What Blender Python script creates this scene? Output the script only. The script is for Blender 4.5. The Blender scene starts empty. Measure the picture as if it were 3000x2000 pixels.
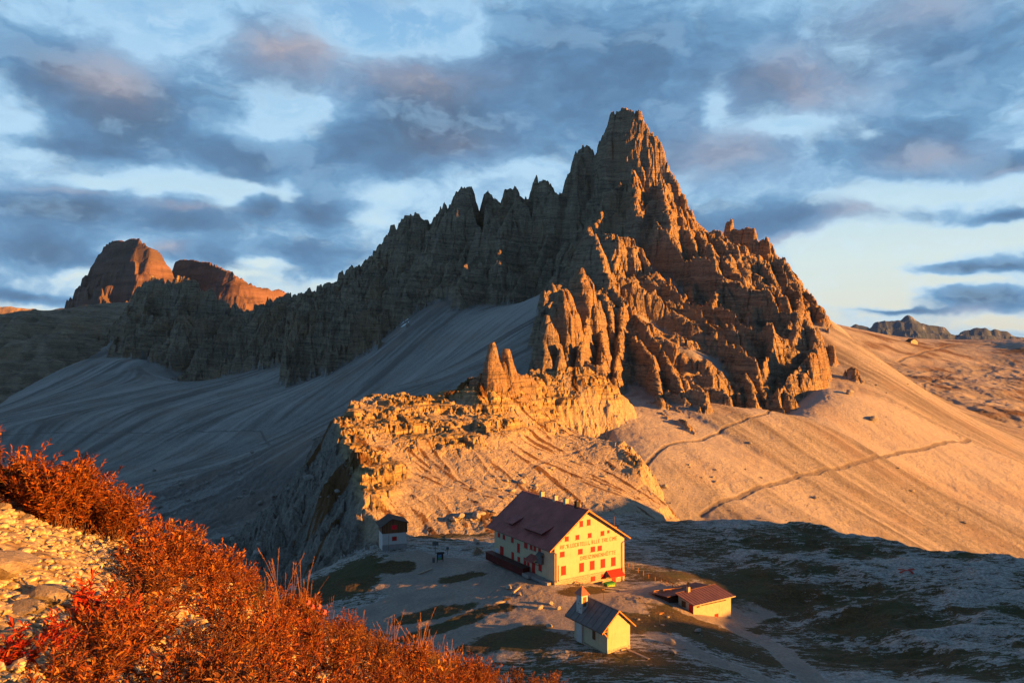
import bpy, bmesh, math, random
import numpy as np
QF = 1.0
from mathutils import Vector, Matrix

# ------------------------------------------------------------------ camera, sky, sun, exposure
sc = bpy.context.scene
COL = sc.collection
F = 1829.0; CU, CV, CAMZ = 1176.0, 784.0, 54.0       # reference scale used for measuring bearings
cam = bpy.data.objects.new('camera', bpy.data.cameras.new('camera'))
COL.objects.link(cam); sc.camera = cam
cam.location = (0, 0, CAMZ); cam.rotation_euler = (math.radians(90), 0, 0)
cam.data.sensor_width = 36; cam.data.lens = 28.0
cam.data.clip_start = 0.2; cam.data.clip_end = 60000

SUN_AZ = math.radians(72)      # from straight behind the camera round to the right
SUN_EL = math.radians(7.5)
SH = np.array([math.sin(SUN_AZ), -math.cos(SUN_AZ)])
TE = math.tan(SUN_EL)
sun = bpy.data.objects.new('sun', bpy.data.lights.new('sun', 'SUN'))
COL.objects.link(sun)
sun.data.energy = 5.0; sun.data.angle = math.radians(0.5); sun.data.color = (1.0, 0.385, 0.06)
sd = Vector((SH[0]*math.cos(SUN_EL), SH[1]*math.cos(SUN_EL), math.sin(SUN_EL)))
sun.rotation_euler = sd.to_track_quat('Z', 'Y').to_euler()
sc.view_settings.view_transform = 'Standard'; sc.view_settings.look = 'None'
sc.view_settings.exposure = 2.0; sc.view_settings.gamma = 1

# ---- tiny node helper
ALB = .92
class NT:
    def __init__(s, tree): s.t = tree; s.n = tree.nodes; s.l = tree.links
    def new(s, typ, **kw):
        n = s.n.new(typ)
        for k, v in kw.items():
            if k == 'inp':
                for a, b in v.items(): s.put(n, a, b)
            else: setattr(n, k, v)
        return n
    def put(s, n, a, b):
        i = n.inputs[a]
        if isinstance(b, bpy.types.NodeSocket): s.l.new(b, i)
        elif isinstance(b, bpy.types.Node): s.l.new(b.outputs[0], i)
        else:
            if isinstance(b, (tuple, list)) and i.type == 'RGBA' and len(b) == 3: b = tuple(b)+(1,)
            i.default_value = b
    def m(s, op, a, b=None, c=None, clamp=False):
        n = s.new('ShaderNodeMath', operation=op, use_clamp=clamp)
        s.put(n, 0, a)
        if b is not None: s.put(n, 1, b)
        if c is not None: s.put(n, 2, c)
        return n.outputs[0]
    def vm(s, op, a, b=None):
        n = s.new('ShaderNodeVectorMath', operation=op); s.put(n, 0, a)
        if b is not None: s.put(n, 3 if op == 'SCALE' else 1, b)
        return n.outputs['Value' if op in ('LENGTH', 'DOT_PRODUCT', 'DISTANCE') else 'Vector']
    def noise(s, vec, scale, detail=4, rough=.55, dist=0, col=False):
        n = s.new('ShaderNodeTexNoise', inp={'Vector': vec, 'Scale': scale, 'Detail': detail, 'Roughness': rough, 'Distortion': dist})
        return n.outputs['Color' if col else 'Fac']
    def mix(s, f, a, b, mode='MIX'):
        n = s.new('ShaderNodeMix', data_type='RGBA', blend_type=mode)
        s.put(n, 0, f); s.put(n, 6, a); s.put(n, 7, b); return n.outputs[2]
    def rng(s, v, a, b, c=0., d=1., smooth=True):
        n = s.new('ShaderNodeMapRange', interpolation_type='SMOOTHSTEP' if smooth else 'LINEAR')
        for k, q in zip((0, 1, 2, 3, 4), (v, a, b, c, d)): s.put(n, k, q)
        return n.outputs[0]
    def ramp(s, v, stops):
        n = s.new('ShaderNodeValToRGB'); s.put(n, 0, v); e = n.color_ramp.elements
        while len(e) < len(stops): e.new(.5)
        for q, (p, c) in zip(e, stops): q.position = p; q.color = tuple(c)+(1,)
        return n.outputs[0]
    def sep(s, v):
        n = s.new('ShaderNodeSeparateXYZ'); s.put(n, 0, v); return n.outputs
    def comb(s, x=0, y=0, z=0):
        n = s.new('ShaderNodeCombineXYZ'); s.put(n, 0, x); s.put(n, 1, y); s.put(n, 2, z); return n.outputs[0]

w = bpy.data.worlds.new('World'); sc.world = w; w.use_nodes = True
def build_world():
    t = NT(w.node_tree); t.n.clear()
    out = t.new('ShaderNodeOutputWorld'); bg = t.new('ShaderNodeBackground')
    t.l.new(bg.outputs[0], out.inputs[0])
    sky = t.new('ShaderNodeTexSky', sky_type='NISHITA', sun_disc=False)
    sky.sun_elevation = SUN_EL; sky.sun_rotation = math.pi - SUN_AZ
    sky.altitude = 2400; sky.air_density = 1.0; sky.dust_density = 0.6; sky.ozone_density = 2.0
    d = t.new('ShaderNodeTexCoord').outputs['Generated']
    x, y, z = t.sep(d)[:3]
    az = t.m('ARCTAN2', x, y); el = t.m('ARCSINE', z)           # direction on the dome
    # angular coordinates on the dome, elevation stretched so that the banks lie flat
    pl = t.comb(az, t.m('MULTIPLY', el, 1.75), .35)
    w1 = t.noise(pl, 4.5, 3, .5, 0, True); w2 = t.noise(pl, 17.0, 3, .6, 0, True)
    W_ = t.vm('ADD', t.vm('SCALE', t.vm('SUBTRACT', w1, (.5, .5, .5)), .11), t.vm('SCALE', t.vm('SUBTRACT', w2, (.5, .5, .5)), .055))
    pw = t.vm('ADD', pl, W_); wx, wy = t.sep(W_)[:2]
    azw = t.m('ADD', az, t.m('MULTIPLY', wx, .8)); elw = t.m('ADD', el, t.m('MULTIPLY', wy, .42))
    def blobs(L):
        tot = None
        for (cu, cv, su, sv, wt) in L:
            a0 = math.atan2(cu-CU, F); e0 = math.atan2(CV-cv, math.hypot(F, cu-CU)); c2 = math.cos(a0)**2
            da = t.m('DIVIDE', t.m('SUBTRACT', azw, a0), su/F*c2); de = t.m('DIVIDE', t.m('SUBTRACT', elw, e0), sv/F*math.sqrt(c2))
            r = t.m('ADD', t.m('MULTIPLY', da, da), t.m('MULTIPLY', de, de))
            g = t.m('MULTIPLY', t.m('POWER', 2.718, t.m('MULTIPLY', r, -1.0)), wt)
            tot = g if tot is None else t.m('ADD', tot, g)
        return tot
    S_ = blobs([(a, b, c*(1.15 if w_ < 0 else 1), d*(1.15 if w_ < 0 else 1), w_*(.72 if w_ < 0 else .92)) for a, b, c, d, w_ in CLOUDS])
    big = t.noise(pw, 3.2, 2, .5); det = t.noise(pw, 7.0, 6, .60); fine = t.noise(pw, 24.0, 4, .62)
    nz = t.m('ADD', t.m('MULTIPLY', t.m('SUBTRACT', det, .5), 1.45), t.m('ADD', t.m('MULTIPLY', t.m('SUBTRACT', big, .5), .7), t.m('MULTIPLY', t.m('SUBTRACT', fine, .5), .62)))
    dens = t.m('ADD', t.m('ADD', S_, nz), .09)
    dens = t.m('ADD', dens, t.m('MULTIPLY', t.rng(el, .45, .8), .85))
    dens = t.m('ADD', dens, t.m('MULTIPLY', t.rng(y, .45, -.1), .5))
    cov = t.rng(dens, -.36, .36)
    body = t.ramp(t.m('MULTIPLY', dens, .8, clamp=True),
                  [(0.0, (.34, .51, .66)), (.12, (.235, .39, .54)), (.28, (.145, .275, .42)), (.46, (.100, .200, .33)), (.66, (.082, .155, .25)), (.85, (.070, .120, .195)), (1.0, (.030, .046, .075))])
    # light from the low sun side catches upper right flanks, bottoms stay slate
    up = t.vm('ADD', pw, (.028, .045, 0)); du = t.noise(up, 7.0, 4, .60)
    lit = t.m('SUBTRACT', det, du)
    body = t.mix(t.rng(lit, .0, .14, 0, .42), body, (.27, .42, .57)); body = t.mix(t.rng(lit, .0, -.14, 0, .35), body, (.062, .105, .18))
    pk = t.m('MULTIPLY', blobs([(a, b, c*1.25, d*1.25, e*.8) for a, b, c, d, e in PINKS]), t.m('ADD', .3, t.m('ADD', t.m('MULTIPLY', det, .8), t.m('MULTIPLY', lit, 2.2))), clamp=True)
    body = t.mix(t.m('MULTIPLY', pk, .72), body, (.50, .365, .335))
    nish = t.mix(1.0, sky.outputs[0], (.055, .055, .055), 'MULTIPLY')
    clear = t.ramp(t.rng(el, -.02, .5, 0, 1, False), [(0, (.74, .56, .40)), (.11, (.78, .70, .56)), (.22, (.72, .75, .67)), (.33, (.58, .70, .72)), (.47, (.45, .63, .75)), (.75, (.27, .47, .66)), (1.0, (.10, .24, .48))])
    clear = t.mix(.85, nish, clear)
    clear = t.mix(t.rng(fine, .45, .7, 0, .25), clear, (.62, .72, .78))
    wh = t.rng(dens, -.42, .02)
    clear = t.mix(t.m('MULTIPLY', wh, .30), clear, (.62, .72, .76))
    colr = t.mix(cov, clear, body)
    t.put(bg, 0, t.mix(1.0, colr, (.85, .96, 1.04), 'MULTIPLY')); t.put(bg, 1, 0.335)
CLOUDS = [ # bearing u, height v, half width, half height, weight
 (290,245,190,85,.85),(130,170,110,50,.3),(60,120,120,60,.4),(590,120,130,50,.45),(1000,190,190,60,.5),(1010,310,240,80,.8),(800,360,170,50,.4),(600,250,60,30,-.1),
 (1300,120,220,80,.45),(1380,300,160,110,.45),(1600,170,160,80,.35),(1830,200,170,70,.7),(1650,350,140,50,.45),(2200,120,190,110,.6),(2060,340,190,60,.7),(1800,500,190,42,.85),(1560,500,90,60,.35),
 (2290,385,90,24,.7),(2290,500,90,17,.9),(2230,612,170,15,1.0),(2225,682,95,26,1.1),(2060,718,90,7,.7),(1640,555,80,30,.4),
 (140,485,150,38,.8),(110,590,170,48,.7),(430,505,130,36,.85),(600,475,45,34,.8),(730,478,80,42,.75),(700,590,190,48,.7),(450,590,100,40,.4),(60,690,120,9,.7),(260,350,240,26,.3),(90,330,100,20,.3),(550,350,120,30,.45),
 (1350,30,200,50,.25),(1900,50,240,50,.3),(520,30,120,40,.3),
 (680,250,75,40,-.75),(560,300,80,18,-.4),(930,70,190,45,-.75),(420,60,80,40,-.4),(740,60,50,40,-.3),(1640,235,24,45,-.8),(1780,300,80,22,-.8),(1990,320,30,14,-.6),(2130,445,260,24,-.9),(1560,410,50,25,-.4),
 (2150,545,240,24,-1.1),(1950,620,160,60,-1.1),(2120,650,260,14,-.8),(1980,690,80,12,-.6),(470,425,130,16,-.95),(220,420,80,14,-.8),(640,330,40,30,-.4),(880,440,90,20,-.7),(320,400,60,30,-.3),(560,420,60,10,-.6),
 (180,645,60,18,-.7),(310,590,40,30,-.6),(560,640,60,10,-.4),(610,612,45,14,-.9),(110,716,160,7,-.8),(2340,735,130,12,-1.0),(1250,400,90,30,-.35),(0,250,40,60,-.2),(340,450,30,20,-.5),(520,455,25,25,-.5),(665,440,22,30,-.5),(860,500,50,24,-.5)]
PINKS = [(240,180,95,45,.9),(650,115,95,42,1.1),(960,175,140,36,.8),(1850,195,140,60,.8),(1620,350,110,36,.75),(1950,490,60,24,1.2),(1820,545,80,14,.9),(2110,365,90,22,.6),
 (2210,728,80,13,1.2),(400,578,36,12,.8),(2080,30,150,40,.5),(430,478,80,7,.8),(1060,340,100,40,.25),(150,440,60,8,.6),(2290,400,60,10,.4)]
build_world()
w.cycles.sampling_method = 'MANUAL'; w.cycles.sample_map_resolution = 256

# ------------------------------------------------------------------ numeric helpers
def P(u, v, D): return np.array([(u-CU)/F*D, D, CAMZ-(v-CV)/F*D])
def _h(ix, iy, iz, s):
    h = (ix.astype(np.uint32)*np.uint32(374761393) + iy.astype(np.uint32)*np.uint32(668265263) + np.uint32((s*974634777+77) & 0xffffffff))
    if iz is not None: h = h + iz.astype(np.uint32)*np.uint32(2147483647-1234567)
    h = (h ^ (h >> np.uint32(13)))*np.uint32(1274126177); h = h ^ (h >> np.uint32(16))
    return h
def n2(x, y, s=0):
    "gradient noise, about -1..1"
    x0 = np.floor(x); y0 = np.floor(y); fx = (x-x0).astype(np.float32); fy = (y-y0).astype(np.float32)
    ix = x0.astype(np.int64); iy = y0.astype(np.int64)
    def g(a, b):
        h = _h(ix+a, iy+b, None, s).astype(np.float32)*np.float32(2*math.pi/4294967296.)
        return np.cos(h)*(fx-a)+np.sin(h)*(fy-b)
    sx = fx*fx*fx*(fx*(fx*6-15)+10); sy = fy*fy*fy*(fy*(fy*6-15)+10)
    a = g(0, 0); b = g(1, 0); c = g(0, 1); d = g(1, 1)
    return ((a+(b-a)*sx)*(1-sy)+(c+(d-c)*sx)*sy)*1.5
def fbm(x, y, sc_, oct=4, s=0, rough=.5):
    r = 0; a = 1; tt = 0
    for i in range(oct):
        r = r+a*n2(x/sc_+i*17.3, y/sc_-i*9.1, s+i); tt += a; a *= rough; sc_ *= .5
    return r/tt*1.2
def ridged(x, y, sc_, oct=4, s=0, rough=.5):
    r = 0; a = 1; tt = 0
    for i in range(oct):
        r = r+a*(1-2*np.abs(n2(x/sc_+i*17.3, y/sc_-i*9.1, s+i))); tt += a; a *= rough; sc_ *= .5
    return r/tt
def sstep(a, b, x):
    t = np.clip((x-a)/(b-a), 0, 1); return t*t*(3-2*t)
class TPS:
    def __init__(s, pts, reg=0.02):
        p = np.array(pts, float); s.c = p[:, :2].copy(); n = len(p)
        s.sc = 100.; X = s.c/s.sc; r2 = ((X[:, None]-X[None])**2).sum(-1)
        K = .5*r2*np.log(r2+1e-12)+np.eye(n)*reg
        A = np.zeros((n+3, n+3)); A[:n, :n] = K; A[:n, n] = 1; A[:n, n+1:] = X; A[n, :n] = 1; A[n+1:, :n] = X.T
        b = np.zeros(n+3); b[:n] = p[:, 2]
        s.w = np.linalg.solve(A, b).astype(np.float32); s.X = X.astype(np.float32)
    def __call__(s, x, y):
        X = (x/s.sc).astype(np.float32); Y = (y/s.sc).astype(np.float32); n = len(s.X)
        r = s.w[n]+s.w[n+1]*X+s.w[n+2]*Y
        for i in range(n):
            r2 = (X-s.X[i, 0])**2+(Y-s.X[i, 1])**2
            r = r+s.w[i]*np.float32(.5)*r2*np.log(r2+np.float32(1e-9))
        return r
def poly_out(x, y, poly):
    "distance outside a polygon in plan (0 inside)"
    P_ = np.array(poly, float); d = np.full(x.shape, 1e18); ins = np.zeros(x.shape, bool)
    for i in range(len(P_)):
        a = P_[i]; b = P_[(i+1) % len(P_)]; e = b-a; L = (e*e).sum()
        t = np.clip(((x-a[0])*e[0]+(y-a[1])*e[1])/L, 0, 1)
        d = np.minimum(d, (x-a[0]-t*e[0])**2+(y-a[1]-t*e[1])**2)
        c = ((a[1] > y) != (b[1] > y)) & (x < (b[0]-a[0])*(y-a[1])/((b[1]-a[1]) or 1e-9)+a[0])
        ins ^= c
    d = np.sqrt(d); return np.where(ins, -d, d)
def cells(x, y, sc_, seed=0):
    "cellular noise: a random value per cell and the distance to the cell edge"
    X = x/sc_; Y = y/sc_; ix = np.floor(X).astype(np.int64); iy = np.floor(Y).astype(np.int64)
    f1 = np.full(x.shape, 9., np.float32); f2 = f1.copy(); val = np.zeros(x.shape, np.float32)
    for a in (-1, 0, 1):
        for b in (-1, 0, 1):
            h = _h(ix+a, iy+b, None, seed); h2 = _h(ix+a, iy+b, None, seed+57)
            px = (h & np.uint32(0xffff)).astype(np.float32)/65536.; py = (h >> np.uint32(16)).astype(np.float32)/65536.
            d = np.sqrt((ix+a+px-X)**2+(iy+b+py-Y)**2).astype(np.float32)
            n = d < f1; f2 = np.where(n, f1, np.minimum(f2, d)); val = np.where(n, (h2 & np.uint32(0xffff)).astype(np.float32)/65536., val); f1 = np.where(n, d, f1)
    return val, f2-f1
def line_dist(x, y, pts):
    d = np.full(x.shape, 1e18)
    for a, b in zip(pts[:-1], pts[1:]):
        e = (b[0]-a[0], b[1]-a[1]); L = e[0]**2+e[1]**2+1e-9
        t = np.clip(((x-a[0])*e[0]+(y-a[1])*e[1])/L, 0, 1)
        d = np.minimum(d, (x-a[0]-t*e[0])**2+(y-a[1]-t*e[1])**2)
    return np.sqrt(d)
# ------------------------------------------------------------------ the lie of the land (bearings measured, distances estimated)
def nearer(u, D):
    f = float(np.interp(u, [0, 600, 900, 1290], [.78, .78, .87, 1.])); k = min(max((D-520)/380., 0), 1)
    return D*(1-(1-f)*k)
def WL(*pts): return [tuple(P(u, v, nearer(u, D))) for u, v, D in pts]
def WH(*pts): return [tuple(P(u, v, D-(D-nearer(u, D))*.4)) for u, v, D in pts]
def W(*pts): return [tuple(P(*p)) for p in pts]
PL_PTS = W((870,1250,212),(935,1246,214),(1274,1337,178),(1135,1283,201),(1433,1341,188.6),(1394,1497,138.6),(1322,1474,146),(1450,1490,141),
  (1100,1340,184),(700,1330,205),(620,1315,212),(800,1290,218),(760,1400,184),(900,1400,172),(1000,1500,146),(850,1480,158),(1200,1568,126),(1500,1568,124),(1350,1568,125),(1100,1450,156),
  (1200,1400,163),(1200,1480,146),(1350,1372,170),(1250,1360,174),(1550,1375,168),(1500,1400,165),(1679,1430,172),(1592,1410,169),(1502,1363,174),(1560,1346,180),(1530,1400,164),(1600,1440,157),(1700,1500,145),(1790,1568,134),
  (1500,1192,262),(1700,1202,255),(1800,1212,247),(1950,1247,230),(2050,1267,217),(2150,1292,206),(2352,1312,196),(1600,1250,230),(1800,1300,207),(1600,1300,212),(1443,1304.5,200),(1492,1321,190),
  (2000,1350,190),(2000,1450,165),(2200,1500,149),(1750,1400,182),(1850,1500,156),(2352,1568,127),(1950,1560,139),(1550,1500,137),(1600,1530,134),(1700,1560,130),
  (1420,1190,255),(1050,1230,226),(1000,1290,208),(1000,1370,182),(1450,1250,228))+[(70,60,-14),(0,70,2),(120,80,-8),(-60,110,-10),(-75,150,-14),(-90,205,-16),(-70,215,-12),(220,170,-4),(180,230,-2),
  (14,180.5,-.3),(17.4,182.4,-.9),(20,184,-2.2),(24,186.6,-2.95),(26.7,188.4,-3.4),(22.5,182,-2.6),(24,180,-2.4),(42,176,-4.2),(36,172,-2.6),(33,170,-2.0),(50,172,-7.9),(45,169.5,-6.4),(57,178,-8),(38,165.5,-4.4),(36,172,-3.0)]
PL_POLY = [(-30,88),(-48,120),(-55,150),(-60,185),(-56,205),(-44,225),(-30,235),(0,262),(34,275),(48,262),(72,258),(90,250),(104,236),(112,220),(130,206),(150,198),(200,205),(230,190),(230,60),(60,40)]
K_PTS = W((870,1205,224),(830,1150,232),(815,1070,258),(790,1010,280),(780,968,300),(850,918,335),(940,916,342),(1020,930,345),(1080,892,350),(1130,880,356),(1163,872,360),
  (1220,882,380),(1270,968,366),(1420,1018,330),(1440,1080,312),(1470,1090,305),(1528,1168,290),(1130,1150,250),(1000,1190,236),(930,1215,228),(1250,1175,258),
  (1000,1100,268),(1150,1000,308),(1200,1100,278),(1300,1050,318),(1350,1100,292),(1450,1160,270),(950,1000,302),(1050,950,328),(1100,1050,288),(900,1080,262),(880,1000,292),(1300,1000,344),(1200,950,345))
K_PTS = K_PTS+[(85,385,0),(105,340,-12),(70,420,20),(-10,225,-2),(20,240,-4),(50,262,-9),(0,390,34),(40,400,40),(-60,370,20)]
K_POLY = [tuple(P(*q)[:2]) for q in [(870,1215,218),(835,1150,230),(818,1070,256),(782,1000,286),(778,966,302),(815,935,325),(850,916,345),(940,914,352),(1020,925,356),(1060,900,360)]]+\
  [(-20,385),(30,400),(60,395)]+[tuple(P(*q)[:2]) for q in [(1270,968,372),(1340,1000,352),(1425,1016,334),(1462,1060,318),(1475,1100,304),(1530,1165,291),(1530,1185,276),(1440,1180,255)]]+[(20,222),(-10,210)]
SL_PTS = WL((1283,657,700),(1150,703,830),(1021,689,900),(933,734,960),(905,759,980),(811,822,1060),(706,820,1160),(630,834,1230),(578,856,1260),(518,858,1290),(400,870,1260),(353,831,1320),
  (280,824,1340),(196,824,1330),(147,883,1200),(88,929,1100),(31,950,1050),(1200,760,600),(1000,850,680),(800,920,760),(600,950,860),(400,980,880),(200,990,850),(100,992,830),(0,990,800),(600,990,780),
  (300,1050,700),(0,1080,680),(700,1000,600),(500,1080,520),(850,900,560),(1000,880,540),(1100,850,500),(300,1150,450),(500,1200,380),(650,1100,410),(400,1250,330),(500,1270,300),(250,1300,310),(600,1290,268),(0,1250,380),(100,1200,420),
  (780,1000,420),(1100,700,900),(1250,720,640))+[(30,600,72),(40,520,48),(40,450,20),(60,700,100),(80,850,118),(-100,1000,100),(-60,260,-50),(-30,300,-46),(-100,200,-60),(-10,400,-20),(40,420,0),(-200,250,-70)]
SR_PTS = W((1270,972,376),(1330,905,405),(1400,932,400),(1530,987,372),(1600,1010,374),(1650,980,395),(1700,940,425),(1760,932,440),(1830,895,480),(1880,850,510),(1887,728,660),(1620,1180,306),(1700,1150,322),(1770,1112,342),
  (1900,1075,378),(2060,1040,430),(2220,1010,492),(2000,1250,312),(1800,1220,290),(2200,1290,320),(2352,1320,330),(2352,1200,388),(2352,1065,470),(2240,1012,505),(2150,965,525),(2100,930,540),(2000,860,570),
  (1935,745,710),(1500,1100,322),(1480,1060,335),(1560,900,470),(1600,800,540),(1500,700,640),(2000,1000,450),(2150,1100,420),(2000,1130,372),(1700,1060,350))+[(330,700,20),(450,640,-30),(380,560,-30),(330,450,-42),(260,330,-58),(330,300,-75),(60,250,-45),(150,240,-60),(420,900,10),(15,700,82),(20,600,62),(30,520,46),(40,450,18),(0,850,98),(100,760,105),(150,860,130),(250,900,110),(20,380,-2)]
SR_PTS = [q for q in SR_PTS]
FR_PTS = W((2050,850,1150),(2060,880,1000),(2200,880,1050),(2352,870,1150),(2200,930,900),(2352,950,880),(2352,1030,760),(2250,1000,780),(1940,760,1300),(2010,772,1350),(2060,783,1350),(2110,792,1380),(2160,798,1400),(2230,796,1450),(2300,799,1450),(2352,788,1450),
  (2060,800,1300),(2150,830,1250),(2300,840,1300),(2352,800,1400))+[(950,2200,30),(1300,1600,50),(600,2000,60),(1000,1000,-30),(700,900,-50),(500,820,-30)]
HL_PTS = WH((45,752,1450),(98,730,1500),(190,724,1560),(245,708,1600),(297,694,1640),(0,775,1400),(330,760,1500),(260,760,1450),(150,800,1300),(60,850,1180),(0,880,1120),(88,925,1090),(0,952,1040),(196,815,1320),(260,800,1380),(-200,780,1400),(-200,960,1050),
  (470,740,1650),(570,722,1500),(500,780,1450),(420,800,1400))+[(-1300,1800,40),(-650,1800,50)]
def stairs(z, lam, a, ph=0): return z-a*lam*np.sin(2*math.pi*(z/lam+ph))/(2*math.pi)
# mean faces of the rock masses between their ribs
RM_PTS = W((1600,1008,378),(1560,950,420),(1480,945,425),(1420,870,462),(1330,905,412),(1650,975,405),(1610,880,480),(1570,790,560),(1540,730,615),(1500,680,675),(1450,620,735),(1420,570,790),(1700,920,475),(1700,800,580),(1700,700,680),(1680,620,755),
  (1650,560,806),(1600,560,808),(1560,600,790),(1540,500,840),(1780,890,515),(1760,780,615),(1750,700,695),(1760,640,750),(1830,700,695),(1820,780,600),(1840,860,515),(1885,735,660),(1875,840,520),(1800,920,485),(1400,660,612),(1450,750,560),(1400,810,505),(1350,810,487),(1300,860,445),
  (1250,925,398),(1300,600,890),(1350,570,880),(1250,640,860),(1310,650,780),(1200,660,880),(1340,700,560),(1440,400,900),(1480,480,860))+[(180,900,250),(60,900,210),(250,850,190),(30,480,40),(20,560,66),(20,640,85)]
RM_POLY = [tuple(P(*q)[:2]) for q in [(1205,905,405),(1250,940,384),(1290,950,384),(1330,908,404),(1400,932,402),(1470,945,400),(1530,985,376),(1600,1010,374),(1642,985,392),(1650,940,440),(1700,935,440),(1760,935,448),(1800,935,450),(1830,895,482),(1880,852,515),(1885,800,575),(1890,730,665)]]+[(290,830),(120,980),(-20,960)]+[tuple(P(*q)[:2]) for q in [(1150,705,860),(1240,668,840),(1290,665,760),(1255,700,640),(1235,760,520),(1215,830,450),(1190,880,420)]]
RL_PTS = WL((933,736,962),(905,762,985),(811,824,1062),(706,822,1163),(630,836,1233),(578,858,1262),(518,860,1293),(1021,692,905),(1150,706,835),(1250,668,845),(1283,660,800),(930,620,1075),(930,530,1140),(1040,560,1020),(1060,480,1070),(1170,550,955),(1170,470,1010),(1245,560,920),(1245,470,962),(1320,520,890),(1320,600,850),
  (850,700,1150),(850,620,1210),(760,740,1220),(770,670,1275),(680,760,1300),(680,700,1345),(600,790,1340),(600,730,1420),(450,860,1290),(520,790,1400),(400,872,1262))+[(-420,1380,60),(-260,1260,90),(-90,1180,130),(100,1060,200),(130,900,210)]
RL_POLY = [tuple(P(q[0], q[1], nearer(q[0], q[2]))[:2]) for q in [(385,878,1250),(450,866,1278),(520,864,1288),(578,858,1260),(630,836,1230),(706,822,1160),(811,824,1060),(850,800,1030),(905,762,982),(933,736,960),(980,710,930),(1021,692,905),(1056,770,835),(1080,770,830),(1100,735,850),(1150,706,840),(1200,695,840),(1250,662,845),(1300,650,790)]]+[(200,860),(180,980)]+[tuple(P(q[0], q[1], nearer(q[0], q[2]))[:2]) for q in [(1240,430,1010),(1060,450,1110),(930,500,1180),(800,640,1290),(700,690,1370),(570,730,1520),(480,800,1420)]]
HT_PTS = WL((273,824,1340),(353,831,1320),(300,780,1430),(330,700,1580),(360,780,1420),(400,700,1570),(400,790,1400),(460,790,1420),(480,740,1480),(520,730,1510),(440,700,1560))+[(-750,1380,130),(-480,1420,110)]
HT_POLY = [tuple(P(q[0], q[1], nearer(q[0], q[2]))[:2]) for q in [(268,830,1325),(320,800,1350),(352,835,1315),(410,812,1340),(450,790,1400),(520,745,1480),(570,722,1520),(400,645,1660),(290,690,1660)]]
SR_PTS = SR_PTS+[(p[0], p[1], p[2]-14) for p in RM_PTS[8:34:1]]
SL_PTS = SL_PTS+[(p[0], p[1], p[2]-26) for p in HL_PTS[8:11]]+[(p[0], p[1], p[2]-22) for p in RL_PTS[11:31]]+[(p[0], p[1], p[2]-25) for p in HT_PTS[2:11]]
SURF = dict(RM=TPS(RM_PTS, .05), RL=TPS(RL_PTS, .05), HT=TPS(HT_PTS, .05), PL=TPS(PL_PTS), K=TPS(K_PTS, .01), SL=TPS(SL_PTS, .05), SR=TPS(SR_PTS, .05), FR=TPS(FR_PTS), HL=TPS(HL_PTS))

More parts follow.
